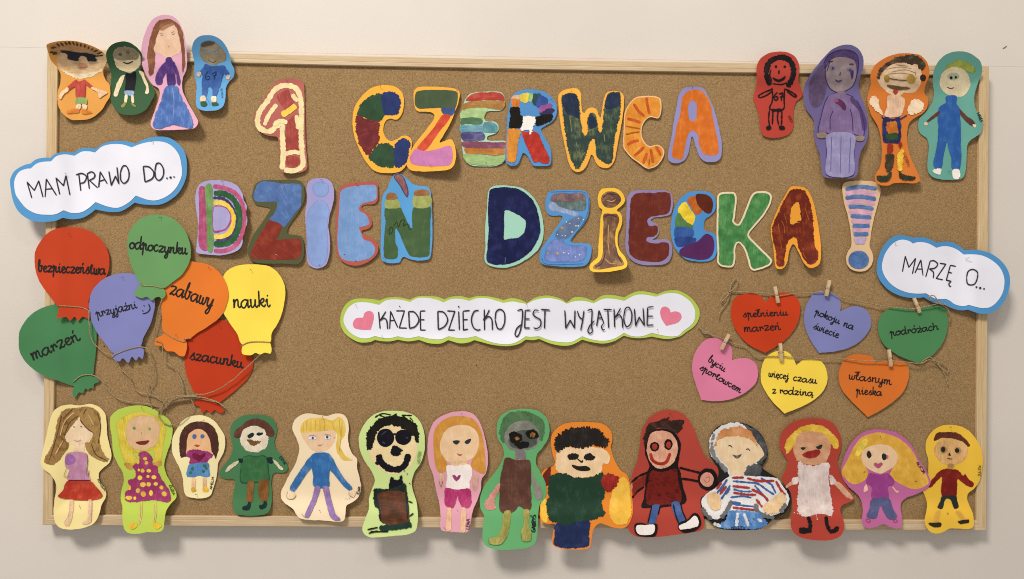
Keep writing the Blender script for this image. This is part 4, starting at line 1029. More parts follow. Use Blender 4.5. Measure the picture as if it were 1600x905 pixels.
doll('light green doll with black hair, round dark glasses and a big grin', 'F3', '#c5e492',
 "562,230 570,180 600,120 650,65 720,35 800,30 880,38 940,65 980,110 1000,170 1008,240 1000,320 975,390 940,440 920,500 925,560 950,640 960,720 958,790 940,840 880,865 800,872 720,880 640,882 600,860 587,820 605,760 630,690 632,620 650,560 670,500 650,440 610,380 575,310",
 """f painted_face #ead6a2 k=#f2e2b8 v=.05 r=1 | 645,250 690,155 760,130 855,142 925,200 955,265 947,335 910,405 850,445 790,458 720,432 658,370 635,310
 f painted_hair #191711 k=#24201a v=.05 r=2 g=.4 | 612,245 618,180 658,128 700,83 780,62 870,72 932,108 962,170 970,240 945,238 930,198 900,215 890,170 850,145 760,130 700,160 672,220 642,292 618,290
 l painted_stroke #191711 w=9 j=.5 | 670,75 720,50 780,58 / 700,60 760,75 820,50 / 850,60 920,62 / 905,75 930,100
 o painted_glasses #15131b g=.3 | 742,212 58,62 / 862,208 55,52
 l painted_glasses_bridge #15131b w=14 | 790,190 815,185
 l painted_glint #2c4274 w=7 j=.5 | 715,195 735,175 750,170 / 722,240 740,250 / 880,210 895,215
 f painted_nose #15131b r=1.6 g=.35 | 775,290 795,268 815,262 845,285 862,295 840,310 842,325 810,335 782,322
 l painted_grin #15131b w=42 j=.25 r=1 | 695,325 712,375 760,415 820,425 868,400 890,350 893,320
 l painted_stroke #15131b w=16 j=.4 | 672,380 700,385 / 685,350 690,395
 f painted_neck #15131b r=1.2 | 775,482 795,480 802,495 832,490 838,468 858,465 862,560 880,580 770,580
 f painted_sweater #1a2420 k=#20402e v=.12 r=1.4 | 662,560 690,553 770,558 868,520 885,560 897,650 902,780 880,792 720,782 692,690 665,660
 f painted_box #553420 k=#7c3e2c v=.25 r=1.5 ang=0 | 700,585 870,575 890,640 890,780 730,790 710,700
 l painted_stroke #1c2c24 w=12 j=.4 | 870,520 885,640 892,760 / 900,640 925,650 / 905,740 930,720
 l painted_base #1c382e w=36 j=.25 | 700,820 800,815 918,797
 l painted_stick #191711 w=11 j=.3 | 620,830 690,815 / 628,855 690,838 / 640,845 760,842
 d painted_fleck #191711 w=8 | 868,435 888,455 905,520 690,640
 t lettering #6e8a4c xh=20 w=3.5 | WOJTEK | 972,385 985,300""", curl=6, layer=2, pins=[], bends=[(760, 520, 0, 1, .12, .2)], **B)

doll('pink doll with long ginger hair and a white shirt with a heart', 'F4', '#e5a1b9',
 "70,250 80,180 110,110 170,70 230,52 300,50 350,70 385,120 410,190 428,280 432,360 420,420 395,460 390,520 370,580 345,640 330,700 320,760 300,778 230,775 160,768 145,740 148,680 140,600 120,520 105,440 80,370 70,310",
 """f painted_arm #e6b6a4 a=.8 soft=3 | 138,430 172,420 168,500 138,512 / 343,430 382,440 366,532 338,520
 f painted_hair #cf9038 k=#dca650 v=.08 ang=80 | 105,260 110,170 150,112 210,83 290,80 352,103 392,170 410,260 417,350 414,422 370,412 330,378 350,310 370,240 250,135 180,165 150,220 150,290 182,350 187,402 140,417 116,370
 f painted_face #eac69c k=#f2d6b4 v=.05 | 145,240 178,165 250,133 322,138 372,185 377,260 350,322 300,352 240,364 190,352 153,300
 f painted_neck #eac69c | 215,350 300,350 302,377 223,382
 f painted_eye #33343a | 220,228 240,224 263,226 258,240 244,249 228,242 / 292,234 308,220 332,214 326,234 312,246 298,244
 f painted_mouth #be4c6c | 243,299 262,309 280,306 262,319
 f painted_shirt #efe6e6 k=#f8f4f2 v=.03 r=1.2 | 185,380 240,378 300,370 332,380 337,430 322,470 320,527 270,530 188,517 188,450
 f painted_heart #9c3e76 r=.5 | 216,436! 232,432 245,444 258,432 270,436 262,456 242,472! 226,454
 f painted_shorts #bc2d72 k=#cc4888 r=1 | 178,512 240,520 320,516 333,580 326,622 290,632 262,600 250,560 225,627 177,616 171,560
 f painted_leg #ecbe9a | 190,632 213,635 209,764 181,762 / 275,632 299,635 296,772 267,772
 l pencil_line #a86078 w=3 ink=1 | 245,640 255,655 / 165,745 180,762 / 140,470 150,505 160,470
 t lettering #5c3048 xh=20 w=4 | LENA | 318,758 325,695""", curl=5, layer=0, pins=[(270, 68)], bends=[(240, 400, 1, .5, .08, .2), (240, 560, 0, 1, .08, .1)], **B)

doll('green doll with a grey mask-like face and a brown robe', 'F4', '#55ad6c',
 "485,150 495,100 530,60 590,38 670,35 740,50 785,90 803,150 795,210 760,270 728,310 722,360 745,410 775,470 785,540 770,580 745,610 735,680 730,780 715,840 670,870 590,880 500,882 430,865 402,820 402,740 410,680 388,630 385,570 410,500 455,440 500,380 530,310 520,260 492,210",
 """f painted_hair #48744c k=#5c7c54 v=.15 soft=2.5 a=.95 r=1.5 | 500,165 530,80 600,48 690,53 762,100 778,150 757,235 735,200 700,130 620,115 560,150 540,210 530,255 503,205
 f painted_head #7c8078 k=#94988e v=.15 r=1 ang=30 | 530,205 560,138 620,108 690,113 732,160 742,210 722,262 670,282 600,287 548,262
 f painted_shade #4a5450 a=.6 soft=2 | 560,200 640,160 720,180 725,250 650,275 570,262
 f painted_eye #16140f r=1.4 | 558,185 590,173 632,190 637,225 600,240 573,235 / 663,175 700,158 732,175 737,205 700,217 668,205
 f painted_iris #966430 k=#b07c40 v=.3 soft=1 r=2 | 588,212 604,198 616,208 620,218 602,222 / 686,192 700,182 714,188 710,200 696,203
 f painted_mouth #16140f r=1.5 | 588,245 640,232 682,238 672,267 620,275
 f painted_neck #7e767a | 603,288 656,290 655,342 600,340
 l painted_collar #b08a94 w=6 | 598,338 612,352 622,340 632,352 640,340
 f painted_arm #d48e86 k=#e4a89e r=1.2 | 495,485 513,490 500,532 470,582 480,632 430,642 413,615 430,570 470,520 / 
 f painted_arm #8c8882 k=#a09c94 r=1 | 693,418 712,450 762,540 757,572 725,577 705,500
 f painted_robe #5b382e k=#6e4a3c v=.1 r=1 | 540,330 610,342 680,345 690,400 690,500 695,600 690,640 660,648 620,620 580,657 508,652 503,560 508,450 523,380
 f painted_leg #9ea04e k=#b8b264 a=.92 r=.8 | 530,655 567,650 567,720 547,802 510,848 450,848 437,817 490,800 515,750 / 643,650 682,645 677,720 692,780 687,827 643,828 632,780 650,720
 l pencil_line #4c6c3c w=3 ink=1 | 437,817 445,848 510,850 548,802 / 632,780 642,828 688,828 692,780
 t lettering #15201a xh=24 w=6 | GABRYŚ | 718,775 722,672""".replace(' / \n', '\n'), curl=6, layer=3, pins=[(655, 48)], bends=[(600, 600, 0, 1, .14, .2)], **B)

doll('orange doll with black hair, dark green shirt and navy trousers', 'F5', '#ef892b',
 "125,220 130,160 170,110 230,85 320,78 400,82 460,95 500,135 510,190 500,240 525,320 560,380 600,410 620,460 635,540 638,640 620,710 580,745 520,742 470,725 430,715 395,745 380,800 375,850 350,875 280,880 200,875 145,860 130,830 140,760 150,720 100,718 60,700 55,620 70,560 85,500 70,440 65,400 95,370 130,362 150,330 135,280",
 """f painted_sleeve #6e201c r=1 | 72,420 95,380 122,362 122,410 108,475 88,482
 f painted_arm #eebc3a r=1 | 58,602 85,558 102,600 98,705 68,692
 f painted_face #efcfa2 k=#f6dfbc v=.06 r=1.3 | 162,270 210,238 300,240 400,238 463,255 495,290 485,340 452,345 440,395 360,425 280,430 200,412 158,370
 f painted_hair #231e1c k=#38302c v=.12 r=3.4 fq=2 | 155,262 150,200 180,150 240,120 330,110 420,128 480,180 490,195 468,242 400,227 320,242 230,237 178,268
 f painted_trousers #1e2a52 k=#2c3c6c v=.12 r=1.4 | 155,720 250,700 365,700 367,780 362,852 300,872 200,872 143,846 148,780
 f painted_shirt #203d2c k=#2c4e38 v=.06 r=2 | 118,420 200,400 260,422 350,430 450,398 452,470 468,520 440,600 468,652 400,692 300,702 200,722 108,690 98,600 108,510
 f painted_eye #231e1c r=1.3 | 228,288 270,275 302,290 280,314 240,312 / 330,295 370,276 404,300 380,320 343,316
 l painted_nose #231e1c w=9 j=.4 | 290,310 318,330 325,318
 f painted_mouth #231e1c r=.6 | 256,347 300,355 350,355 372,380 320,386 270,372
 f painted_arm #f0bd3e k=#f6cc5c v=.08 r=1.6 ang=80 | 530,450 580,425 615,470 625,560 628,650 600,710 540,722 500,680 493,600 508,520
 f painted_fist #9c2020 k=#b83434 r=2 | 443,430 490,403 552,430 537,482 485,517 448,482
 """, curl=5, layer=1, pins=[], bends=[(300, 550, .1, 1, .12, .2)], **B)

doll('red doll with a red smile, black outlines and white shoes', 'F6', '#b9413a',
 "130,220 140,160 170,100 220,50 290,22 350,28 410,50 455,100 490,170 515,240 545,310 590,360 635,400 640,460 610,530 560,590 530,650 545,730 548,790 520,820 400,840 290,855 200,862 120,860 70,840 48,800 60,720 80,640 72,560 65,500 80,430 105,370 120,300",
 """l painted_outline #1b1010 w=14 j=.25 | 70,500 120,460 185,432 / 75,602 110,560 155,528
 f painted_sleeve #86241c r=.6 | 82,508 120,475 183,445 170,508 110,550 85,588
 f painted_outline #1b1010 r=.8 g=.4 | 160,220 188,168 260,146 332,156 380,208 395,260 385,330 378,395 392,430 410,530 427,632 300,662 200,668 137,665 152,600 162,500 172,430 188,395 165,330 158,300
 f painted_face #de9f86 k=#ecbca4 v=.1 r=.9 | 176,240 198,180 260,160 325,174 362,220 377,280 352,362 300,402 240,407 193,362 172,300
 f painted_sweater #7b1a16 k=#3c1212 v=.25 r=1.2 ang=20 | 198,430 240,428 280,432 365,410 375,480 402,600 380,635 280,650 175,642 168,560 180,500
 f painted_hair #33201a k=#54362a v=.2 r=2.2 ang=30 | 148,215 165,160 180,125 240,98 322,70 310,95 360,88 412,100 402,148 372,182 330,157 260,148 210,165 180,200 157,258
 o painted_eye_ring #1b1010 r=1 | 222,265 30,32 / 314,252 28,36
 o painted_eye #a6332c r=.6 | 223,265 18,20 / 314,254 16,22
 l painted_smile #b02c24 w=20 | 195,308 210,355 255,378 300,365 325,308
 l painted_outline #1b1010 w=14 j=.2 | 385,403 450,420 530,440 / 395,475 450,482 515,495
 o painted_outline #1b1010 r=.8 | 572,480 65,72
 o painted_hand #dc9786 k=#e8b0a0 r=.8 | 568,482 44,48
 l painted_curl #b8685a w=5 | 560,470 580,465 585,485 565,500 548,485
 o painted_hand #c88a70 | 70,530 7,22
 f painted_trousers #3a5c9e k=#4e70b0 | 205,655 257,650 242,710 222,775 180,770 195,710 / 333,640 380,630 402,690 427,740 385,767 358,730
 l painted_outline #1b1010 w=9 j=.2 | 205,655 192,710 178,770 / 260,652 245,712 / 345,645 362,720 382,772 / 395,640 405,690 430,745
 f painted_outline #1b1010 r=.6 | 90,782 120,765 180,776 215,770 242,780 227,850 150,857 98,837 / 373,790 395,760 440,745 480,703 517,720 525,782 480,822 420,832 388,815
 f painted_shoe #f0ecec v=.04 r=.8 | 104,785 160,782 220,780 212,835 150,847 110,832 / 384,787 440,757 482,722 508,740 510,785 470,800 400,811""",
 curl=5, layer=0, pins=[(318, 45)], bends=[(300, 550, 0, 1, .08, .2)], **B)

doll('doll in a striped red, white and blue shirt, ringed with black and grey paint', 'F6', '#242322',
 "580,240 590,190 630,140 690,115 760,105 830,118 900,160 945,220 965,290 960,350 930,400 980,440 1025,470 1060,510 1110,560 1118,620 1100,680 1050,720 1000,745 960,780 900,810 800,815 700,812 640,800 590,760 540,700 525,640 530,600 580,570 620,520 645,480 635,420 610,360 585,320",
 """f painted_halo #dcdee2 v=.05 r=1.5 | 582,250 598,188 650,135 720,112 780,108 850,145 905,215 935,290 922,350 880,390 830,402 832,470 718,465 700,432 648,372 592,320
 f painted_halo #7e8184 a=.85 soft=2 r=2 | 585,300 600,190 625,160 612,230 622,300 660,370 700,400 690,440 640,380
 f painted_halo #444648 k=#66686a v=.2 r=2 | 800,118 880,150 940,220 962,300 942,362 900,382 908,300 890,230 850,172
 f painted_face #eacfa6 k=#f2dec0 v=.06 r=1 | 615,240 660,198 760,183 850,198 905,250 942,312 910,352 875,378 815,412 810,455 728,455 708,400 658,352 628,300
 f painted_hair #d08a52 k=#deA478 soft=3 r=2.5 v=.15 | 615,250 645,165 720,132 800,130 862,170 895,230 905,280 860,225 780,200 700,205 640,225 622,275
 l painted_eye #4a4c50 w=8 | 705,262 720,258 733,272 / 822,287 838,280 850,294
 l painted_mouth #4a4c50 w=7 | 735,320 765,328 795,316 / 742,326 765,340 790,324
 f painted_shadow #505256 k=#6c6e70 v=.2 r=2.4 | 812,430 830,398 880,382 925,392 910,460 820,458
 f painted_shirt #e4e6ea v=.04 r=.8 | 630,530 720,458 830,458 1020,472 1062,520 1105,590 1100,642 1050,700 960,722 880,695 720,688 680,722 620,742 560,702 530,640 550,590
 l painted_stripe #3660a8 w=13 j=.35 | 735,492 820,500 900,510 960,550 1010,582 / 740,545 800,560 865,560 / 720,600 800,592 860,602 / 730,640 800,652 880,660 / 625,580 690,500 / 660,612 720,520 / 880,520 940,590 985,642 / 990,510 1020,572 / 920,470 1000,520 / 650,560 700,480 / 730,630 790,638 / 690,580 720,540
 l painted_stripe #b23238 w=15 j=.35 | 730,470 810,468 / 830,472 900,490 1010,490 / 735,525 850,537 / 740,568 830,580 890,582 / 860,545 930,580 970,620 / 735,665 880,682 / 630,545 662,500 / 650,580 695,525 / 1020,492 1060,560 1085,580 / 890,610 930,662
 f painted_hand #e8c494 k=#f0d8b4 r=1.6 | 568,590 620,563 657,610 652,672 610,682 575,640 / 938,650 1020,590 1060,568 1088,610 1060,672 1000,712 948,690
 l painted_shadow #66686a w=26 j=.4 | 535,665 560,710 600,745 / 660,735 700,680 730,620 / 885,640 900,690 950,720 1010,735 / 1085,640 1050,700
 f painted_jeans #4a84ca k=#7caade v=.16 r=1.5 | 720,688 885,692 935,730 962,772 900,805 700,805 640,790 690,745
 l painted_patch #e2e6ec w=20 j=.4 a=.85 | 770,700 760,790 / 810,705 840,790 / 610,770 660,790 / 900,740 930,760
 l painted_tick #2a3f62 w=6 | 770,735 775,745 / 745,750 750,760 / 840,745 845,755 / 870,735 880,750 / 855,770 858,780
 t lettering #2c3850 xh=17 w=4 | WOJTEK | 724,806 822,808""", curl=4, layer=2, pins=[], bends=[(800, 600, 0, 1, .05, .1)], **B)

doll('red doll with short yellow hair, open red mouth and a pale dress', 'F7', '#b93e36',
 "80,200 95,140 140,85 210,50 300,38 390,45 450,75 490,130 505,190 500,260 480,330 490,390 510,440 550,520 590,580 592,600 550,620 510,640 500,680 520,740 525,800 500,850 440,878 350,882 260,870 190,840 160,790 158,730 170,670 165,600 150,540 110,490 95,450 120,400 135,340 110,290 85,250",
 """f painted_face #cf9672 k=#deb090 v=.1 r=1 ang=20 | 183,200 210,150 270,120 340,125 402,160 432,220 422,292 392,342 320,360 250,352 198,322 175,260
 f painted_hair #dcb436 k=#ecd060 v=.14 r=1.4 ang=30 | 118,232 133,180 178,133 240,93 310,80 392,98 442,140 482,190 487,242 463,252 438,222 400,162 330,132 250,130 200,160 190,212 168,242 130,285
 f painted_eye #1e2e20 r=.7 | 226,240 268,240 240,257 / 333,235 374,220 366,247 345,252
 f painted_mouth #9c2222 k=#b43c34 r=.8 | 238,292 270,268 350,254 360,275 330,307 280,314
 f painted_arm #d4a286 r=1 | 150,480 200,470 198,490 160,502 130,522 123,505 / 455,468 490,480 540,528 587,582 576,600 530,572 470,510
 f painted_sleeve #dccacb r=1.6 | 160,460 175,445 212,448 206,490 175,498 / 425,430 455,440 470,480 440,498 425,480
 f painted_dress #dccbca k=#eadfdc v=.16 r=1.8 ang=88 | 205,370 220,335 250,358 330,365 400,340 425,355 417,440 432,560 447,680 432,710 345,700 340,735 328,702 280,717 213,692 203,600 213,480
 d painted_fleck #dccbca w=9 | 182,690 205,695 340,735 430,690 438,712 455,480 200,330
 l painted_leg #1b1315 w=25 j=.3 | 277,715 292,770 288,808 / 400,715 408,775 425,808
 f painted_shoe #1b1315 r=1.2 | 212,800 240,792 298,800 290,828 225,832 / 412,798 450,805 468,782 488,785 485,805 460,830 425,828""",
 curl=6, layer=2, pins=[(310, 48)], bends=[(300, 560, .1, 1, .12, .2)], **B)

doll('pink doll with very wide blond hair and a purple jumper', 'F7', '#c564a4',
 "505,400 515,340 545,260 590,190 650,140 720,118 800,118 880,135 950,180 1000,240 1040,320 1085,390 1118,460 1118,495 1090,525 1050,550 1000,570 950,590 920,620 915,670 925,730 920,780 895,798 850,790 800,770 750,785 700,797 660,780 648,740 655,680 650,630 630,580 590,540 555,510 515,450",
 """f painted_hair #dba838 k=#e6bc58 v=.1 r=1 ang=70 | 508,412 545,330 590,240 650,168 740,138 830,148 920,188 990,258 1042,350 1100,445 1105,490 1060,517 1000,527 930,502 880,472 838,430 880,340 860,260 680,255 650,310 690,430 640,482 580,492 530,452
 f painted_hair_highlight #e4cc4a r=1 ang=60 | 600,290 640,195 668,180 690,190 655,260 625,300
 f painted_face #e9c49e k=#f0d4b6 v=.05 | 645,310 658,258 720,226 800,220 862,245 894,300 877,362 820,402 770,420 710,397 663,360
 f painted_eye #22281e | 680,280 695,262 710,280 714,300 698,316 684,300 / 784,295 800,280 820,298 815,322 792,325
 o painted_blush #c46074 | 824,305 8,13
 f painted_mouth #b54c7c soft=1 | 723,352 745,342 760,350 778,342 797,350 772,380 745,377
 f painted_jumper #a03a92 k=#b04ca2 v=.06 r=.7 | 700,420 770,428 830,420 872,470 860,502 827,512 827,592 720,594 716,512 678,482
 f painted_hand #e6b6a6 | 664,512 680,493 688,532 660,550 / 858,510 890,538 907,545 885,552
 f painted_jeans #4d5382 k=#5e6494 v=.08 | 720,595 832,592 862,660 890,720 840,737 800,692 775,645 745,727 683,717 700,660
 l painted_shoe #a83e64 w=4 | 675,742 688,730 706,745 692,757 675,742 / 862,745 880,735 892,748 876,758 862,745
 l hair_clip #6c5030 w=5 | 1015,475 1028,470 / 660,412 672,405 / 838,410 846,402
 t lettering #5a2450 xh=18 w=5 | ALICJA | 1022,345 1072,425""", curl=5, layer=3, pins=[(772, 165)], bends=[(780, 560, 0, 1, .08, .2)], **B)

doll('golden yellow doll with brown hair and a dark red jumper', 'F8', '#e8be38',
 "220,200 230,150 270,90 330,52 400,42 470,50 540,85 590,140 630,210 645,290 640,380 620,460 580,520 540,550 530,590 545,640 570,700 580,760 575,800 540,818 470,815 400,815 350,840 300,852 250,835 220,790 215,740 228,680 230,620 210,560 195,520 235,440 240,370 240,300 225,250",
 """f painted_face #e2b273 k=#eac088 a=.9 soft=3 | 285,205 345,145 445,145 525,195 535,260 502,315 420,345 338,325 292,272
 f painted_shade #b89060 a=.6 soft=3 | 325,205 360,195 385,225 370,260 335,255 / 435,215 470,205 490,240 465,265 438,250
 f painted_hair #5c2b1e k=#704032 r=.9 | 283,152 303,103 370,96 450,103 512,140 550,195 535,202 490,167 430,147 350,140 285,162
 o painted_eye #26261c | 352,226 17,21 / 455,234 17,18
 f painted_nose #36161a | 398,250 410,272 390,270
 l painted_mouth #86382e w=8 | 380,290 400,296 420,296
 f painted_neck #b08c5c a=.7 soft=3 | 385,330 430,330 430,365 385,365
 f painted_jumper #7b1413 k=#8e2a1e v=.1 r=1 | 345,375 400,371 457,380 500,420 515,408 547,450 580,483 565,507 530,497 480,460 460,450 455,500 447,572 370,577 338,562 340,480 337,430 260,507 243,502 270,450 310,403
 f painted_trousers #262d2d r=.6 | 345,573 447,572 457,610 467,655 435,664 405,600 370,595 345,667 308,655 330,610
 f painted_leg #e4b45e a=.4 soft=3 | 290,690 335,680 320,765 280,765 / 435,690 480,680 520,740 480,750
 f painted_shoe #2e241c r=.8 | 243,775 330,770 334,800 290,806 260,792 / 463,762 540,747 542,770 480,780
 t lettering #6a5a20 xh=18 w=4 | JULEK | 628,430 634,340
 l pencil_line #8a7430 w=3 ink=1 | 380,715 387,695 392,710""", curl=5, layer=0, pins=[(402, 55)], bends=[(400, 600, 0, 1, .08, .2)], **B)
# ================================================================ balloons
TR.update(D0=(20, 320, 2.7432), D3=(20, 460, 5.03), D4=(180, 480, 5.027), E0=(1070, 360, 3.017), E5=(1360, 360, 6.654),
          K1=(0, 200, 5.323), G1=(525, 445, 5.333), G2=(800, 445, 5.333), PX=(0, 0, 1))
def twist(path, r=.0009, pitch=.012, sides=5):
    """two plies of jute wound round a path of points"""
    P = [Vector(p) for p in path]; out_v, out_f = [], []
    # resample
    Q = [P[0]]; step = pitch / 6
    for a, b in zip(P, P[1:]):
        L = (b - a).length; n = max(1, int(L / step))
        for i in range(1, n + 1): Q.append(a.lerp(b, i / n))
    n = len(Q)
    for ply in (0, math.pi):
        pts = []; s_ = 0
        for i, p in enumerate(Q):
            t = (Q[min(i+1, n-1)] - Q[max(i-1, 0)]).normalized()
            a = t.cross(Vector((0, 1, 0)));
            a = a.normalized() if a.length > .01 else Vector((1, 0, 0))
            b = t.cross(a)
            if i: s_ += (Q[i] - Q[i-1]).length
            an = s_ / pitch * 2 * math.pi + ply
            pts.append(p + (a * math.cos(an) + b * math.sin(an)) * r * .85)
        v, f = tube(pts, r, sides, True)
        k = len(out_v); out_v += v; out_f += [tuple(i + k for i in q) for q in f]
    return out_v, out_f
def wpath(tr, s, h0, h1=None, wob=.0012, seed=0):
    """pixel path -> 3D path; height above the frame face eases from h0 to h1 (metres)"""
    x0, y0, k = TR[tr]; h1 = h0 if h1 is None else h1
    q = [(x0 + a / k, y0 + b / k, c) for a, b, c in parse(s)]
    P = spline(q, False, 2.0); n = len(P)
    P = jitter(P, .9, seed + 3, False, .9)
    return [W(x, y, h0 + (h1 - h0) * i / max(1, n - 1) + wob * noise.noise(Vector((i * .07, seed, 1)))) for i, (x, y) in enumerate(P)]

BG = 'paper balloons on the left'
def balloon(label, col, outline, neck, word, p0, p1, xh, band, ntr='D0', w=7, **kw):
    s = Sheet('paper_balloon', label, 'paper balloon', BG, 'D0', col, outline, partname='balloon_card', **kw)
    s.tr = ntr
    P = spline([(*s.px(a, b), c) for a, b, c in parse(neck)], True, 1.5)
    s.sheet('balloon_neck', P, col, .0004, lift=.0006); s.tr = 'D0'
    if word:
        R = random.Random(len(word))
        L = write(word, s.px(*p0), s.px(*p1), xh / TR['D0'][2], CURS, R, True)
        s.ribbon('lettering', L, w / TR['D0'][2], ink_mat('#1d1a18'), .12)
    x0, y0, k = TR['D0']
    q = spline([(x0 + a / k, y0 + b / k, c) for a, b, c in parse(band)], False, 1.5)
    path = [W(x, y, float(s.lie(x, y)) + .0016) for x, y in q]
    v, f = twist(path); mesh('twine_band', v, f, TWINE, s.root)
    return s
CK = CORK + .006
b_red2 = balloon('lower red balloon with the word szacunku, below the orange balloon', '#c7371b',
 "740,570 800,530 860,500 900,494 930,510 980,570 1025,650 1030,690 1010,740 960,790 905,835 870,850 800,830 765,780 742,720 735,650",
 "800,832 870,850 905,880 890,893 865,880 850,893 830,880 812,893 800,866 773,855 785,840", 'szacunku', (757, 662), (988, 700), 26,
 "775,828 830,838 880,848 905,866 912,874", layer=0, curl=4, pins=[(884, 515)])
b_yel = balloon('yellow balloon with the word nauki', '#ffe24c',
 "903,310 930,275 980,258 1060,257 1110,270 1150,310 1168,370 1160,440 1140,500 1110,550 1098,592 990,602 960,550 925,500 895,440",
 "990,600 1095,588 1108,610 1105,637 1080,634 1060,642 1040,635 1020,645 985,640 982,615", 'nauki', (945, 442), (1105, 436), 34,
 "978,606 1010,590 1060,587 1100,590", layer=3, curl=5, w=7, pins=[(1025, 282)], bends=[(1050, 480, 0, 1, .12, 0)])
b_org = balloon('orange balloon with the word zabawy', '#ec7a2a',
 "640,355 660,330 700,290 740,245 790,247 850,262 900,310 922,370 915,430 890,480 840,520 790,550 745,577 650,550 640,480 635,400",
 "650,550 740,583 738,645 715,648 690,630 660,627 640,607 610,600 613,575 640,560", 'zabawy', (670, 382), (855, 440), 34,
 "648,545 690,572 735,588 742,575 765,572", layer=5, curl=4, w=7, pins=[(838, 270), (700, 555)])
b_mar = balloon('dark green balloon with the word marzeń, at the far lower left', '#3c8050',
 "25,580 30,540 60,490 110,450 180,428 250,440 320,470 355,520 358,600 350,680 340,742 300,768 265,777 180,750 110,720 60,680 30,630",
 "495,690 560,650 620,645 680,670 670,692 640,705 632,742 612,735 590,752 572,740 550,778 520,772 490,812 470,790 475,740", 'marzeń', (88, 668), (292, 578), 30,
 "258,760 290,735 330,728 360,738", ntr='D3', layer=0, curl=4, w=7, bends=[(190, 600, -1, .3, .10, 0)])
b_red = balloon('upper red balloon with the word bezpieczeństwa', '#cd3f22',
 "93,240 100,190 140,130 190,102 240,96 300,102 350,125 390,165 411,215 413,270 400,310 370,350 345,375 325,410 322,447 200,437 165,400 120,340 100,290",
 "203,437 320,447 330,465 326,490 300,480 280,498 265,480 245,498 230,482 190,484 195,460", 'bezpieczeństwa', (108, 285), (398, 300), 25,
 "198,434 250,436 300,442 325,455", layer=3, curl=4, pins=[(240, 122)], bends=[(250, 250, -1, .2, .06, 0)])
b_blu = balloon('blue violet balloon with the word przyjaźni and a smiley', '#7a80c4',
 "327,430 340,370 380,325 430,300 490,293 540,305 580,330 605,380 608,440 590,510 560,570 545,607 440,637 400,600 360,545 335,490",
 "440,633 548,606 562,625 556,660 540,652 528,668 510,652 495,678 472,658 455,672 425,655", 'przyjaźni', (360, 482), (535, 442), 20,
 "425,655 445,638 500,618 550,607", layer=5, curl=4, w=5, pins=[(472, 308)])
paint_parts(b_blu, """s lettering #1d1a18 w=5 ink=1 | 560,430 566,436 / 554,452 560,458
 l lettering #1d1a18 w=5 ink=1 | 582,424 588,446 576,462 556,468""")
b_grn = balloon('upper green balloon with the word odpoczynku', '#5a9a5c',
 "490,170 500,115 535,70 585,45 640,44 690,62 730,100 755,150 763,200 755,250 725,300 680,335 645,357 555,345 520,290 500,235",
 "548,345 640,356 655,385 640,404 628,395 612,398 595,410 575,395 550,400 520,385 530,365", 'odpoczynku', (500, 188), (748, 214), 27,
 "546,332 552,345 600,348 640,357", layer=8, curl=4, w=7, pins=[(640, 55)])

def string(name, label, tr, s, h0, h1, seed, cat='string', group='loose balloon strings', r=.0009, parent=None):
    v, f = twist(wpath(tr, s, h0, h1, .0015, seed), r)
    if parent is not None: return mesh(name, v, f, TWINE, parent)
    o = mesh(name, v, f, TWINE, None, origin=v[0]); prop(o, label, cat, group); return o
H = CORK + .016
string('balloon_string', 'twine falling from the upper red balloon down to the tangle', 'D0', "324,452 330,540 345,590 385,628 430,650 460,700 500,740 515,780 545,805 600,818 640,842", H, CK, 1)
string('balloon_string', 'twine looping right from the dark green balloon neck', 'D0', "360,738 380,755 405,790 440,825 500,845 560,850 620,862", CK + .003, CK, 2)
string('balloon_string', 'twine hanging from the right side of the blue violet balloon neck', 'D0', "548,608 578,620 598,680 604,740 583,785 578,830 600,875", H, CK, 3)
string('balloon_string', 'twine from the upper green balloon passing behind to the orange neck', 'D0', "642,398 628,440 615,500 608,560 618,580", H, CK, 4)
string('balloon_string', 'twine curling from the left tip of the orange balloon neck', 'D0', "612,580 640,595 643,640 645,670 690,700 722,755 735,815", H, CK, 5)
string('balloon_string', 'twine crossing the lower red balloon from the yellow neck', 'D0', "1062,642 1000,700 930,760 860,800 780,818 700,820 655,840 632,885", H, H - .004, 6)
string('balloon_string', 'twine running left from the neck of the lower red balloon', 'D0', "912,874 880,848 820,828 740,822 690,832 645,870", H, H - .003, 7)
string('balloon_string', 'short stray twine end between the hanging strings', 'D0', "575,765 600,800 628,835", CK, CK, 8)
string('twine_knot', 'round loop of twine knotted where the balloon strings meet', 'D0', "640,890 660,850 720,830 790,812 765,830 775,860 745,905 700,940 655,940 625,900 640,865 700,838 790,820", CK + .002, CK + .004, 9, 'twine', None)

for i, (dx, dy) in enumerate(((4, 7), (-6, 4))):
    q = " ".join(f"{a + dx},{b + dy}" for a, b, _ in parse("632,892 645,862 690,838 745,826 800,820"))
    string('balloon_string', ('lower', 'upper')[i] + ' of two doubled twine ends bundled beside the knot loop', 'D0', q, CK + .002, CK + .004, 30 + i)
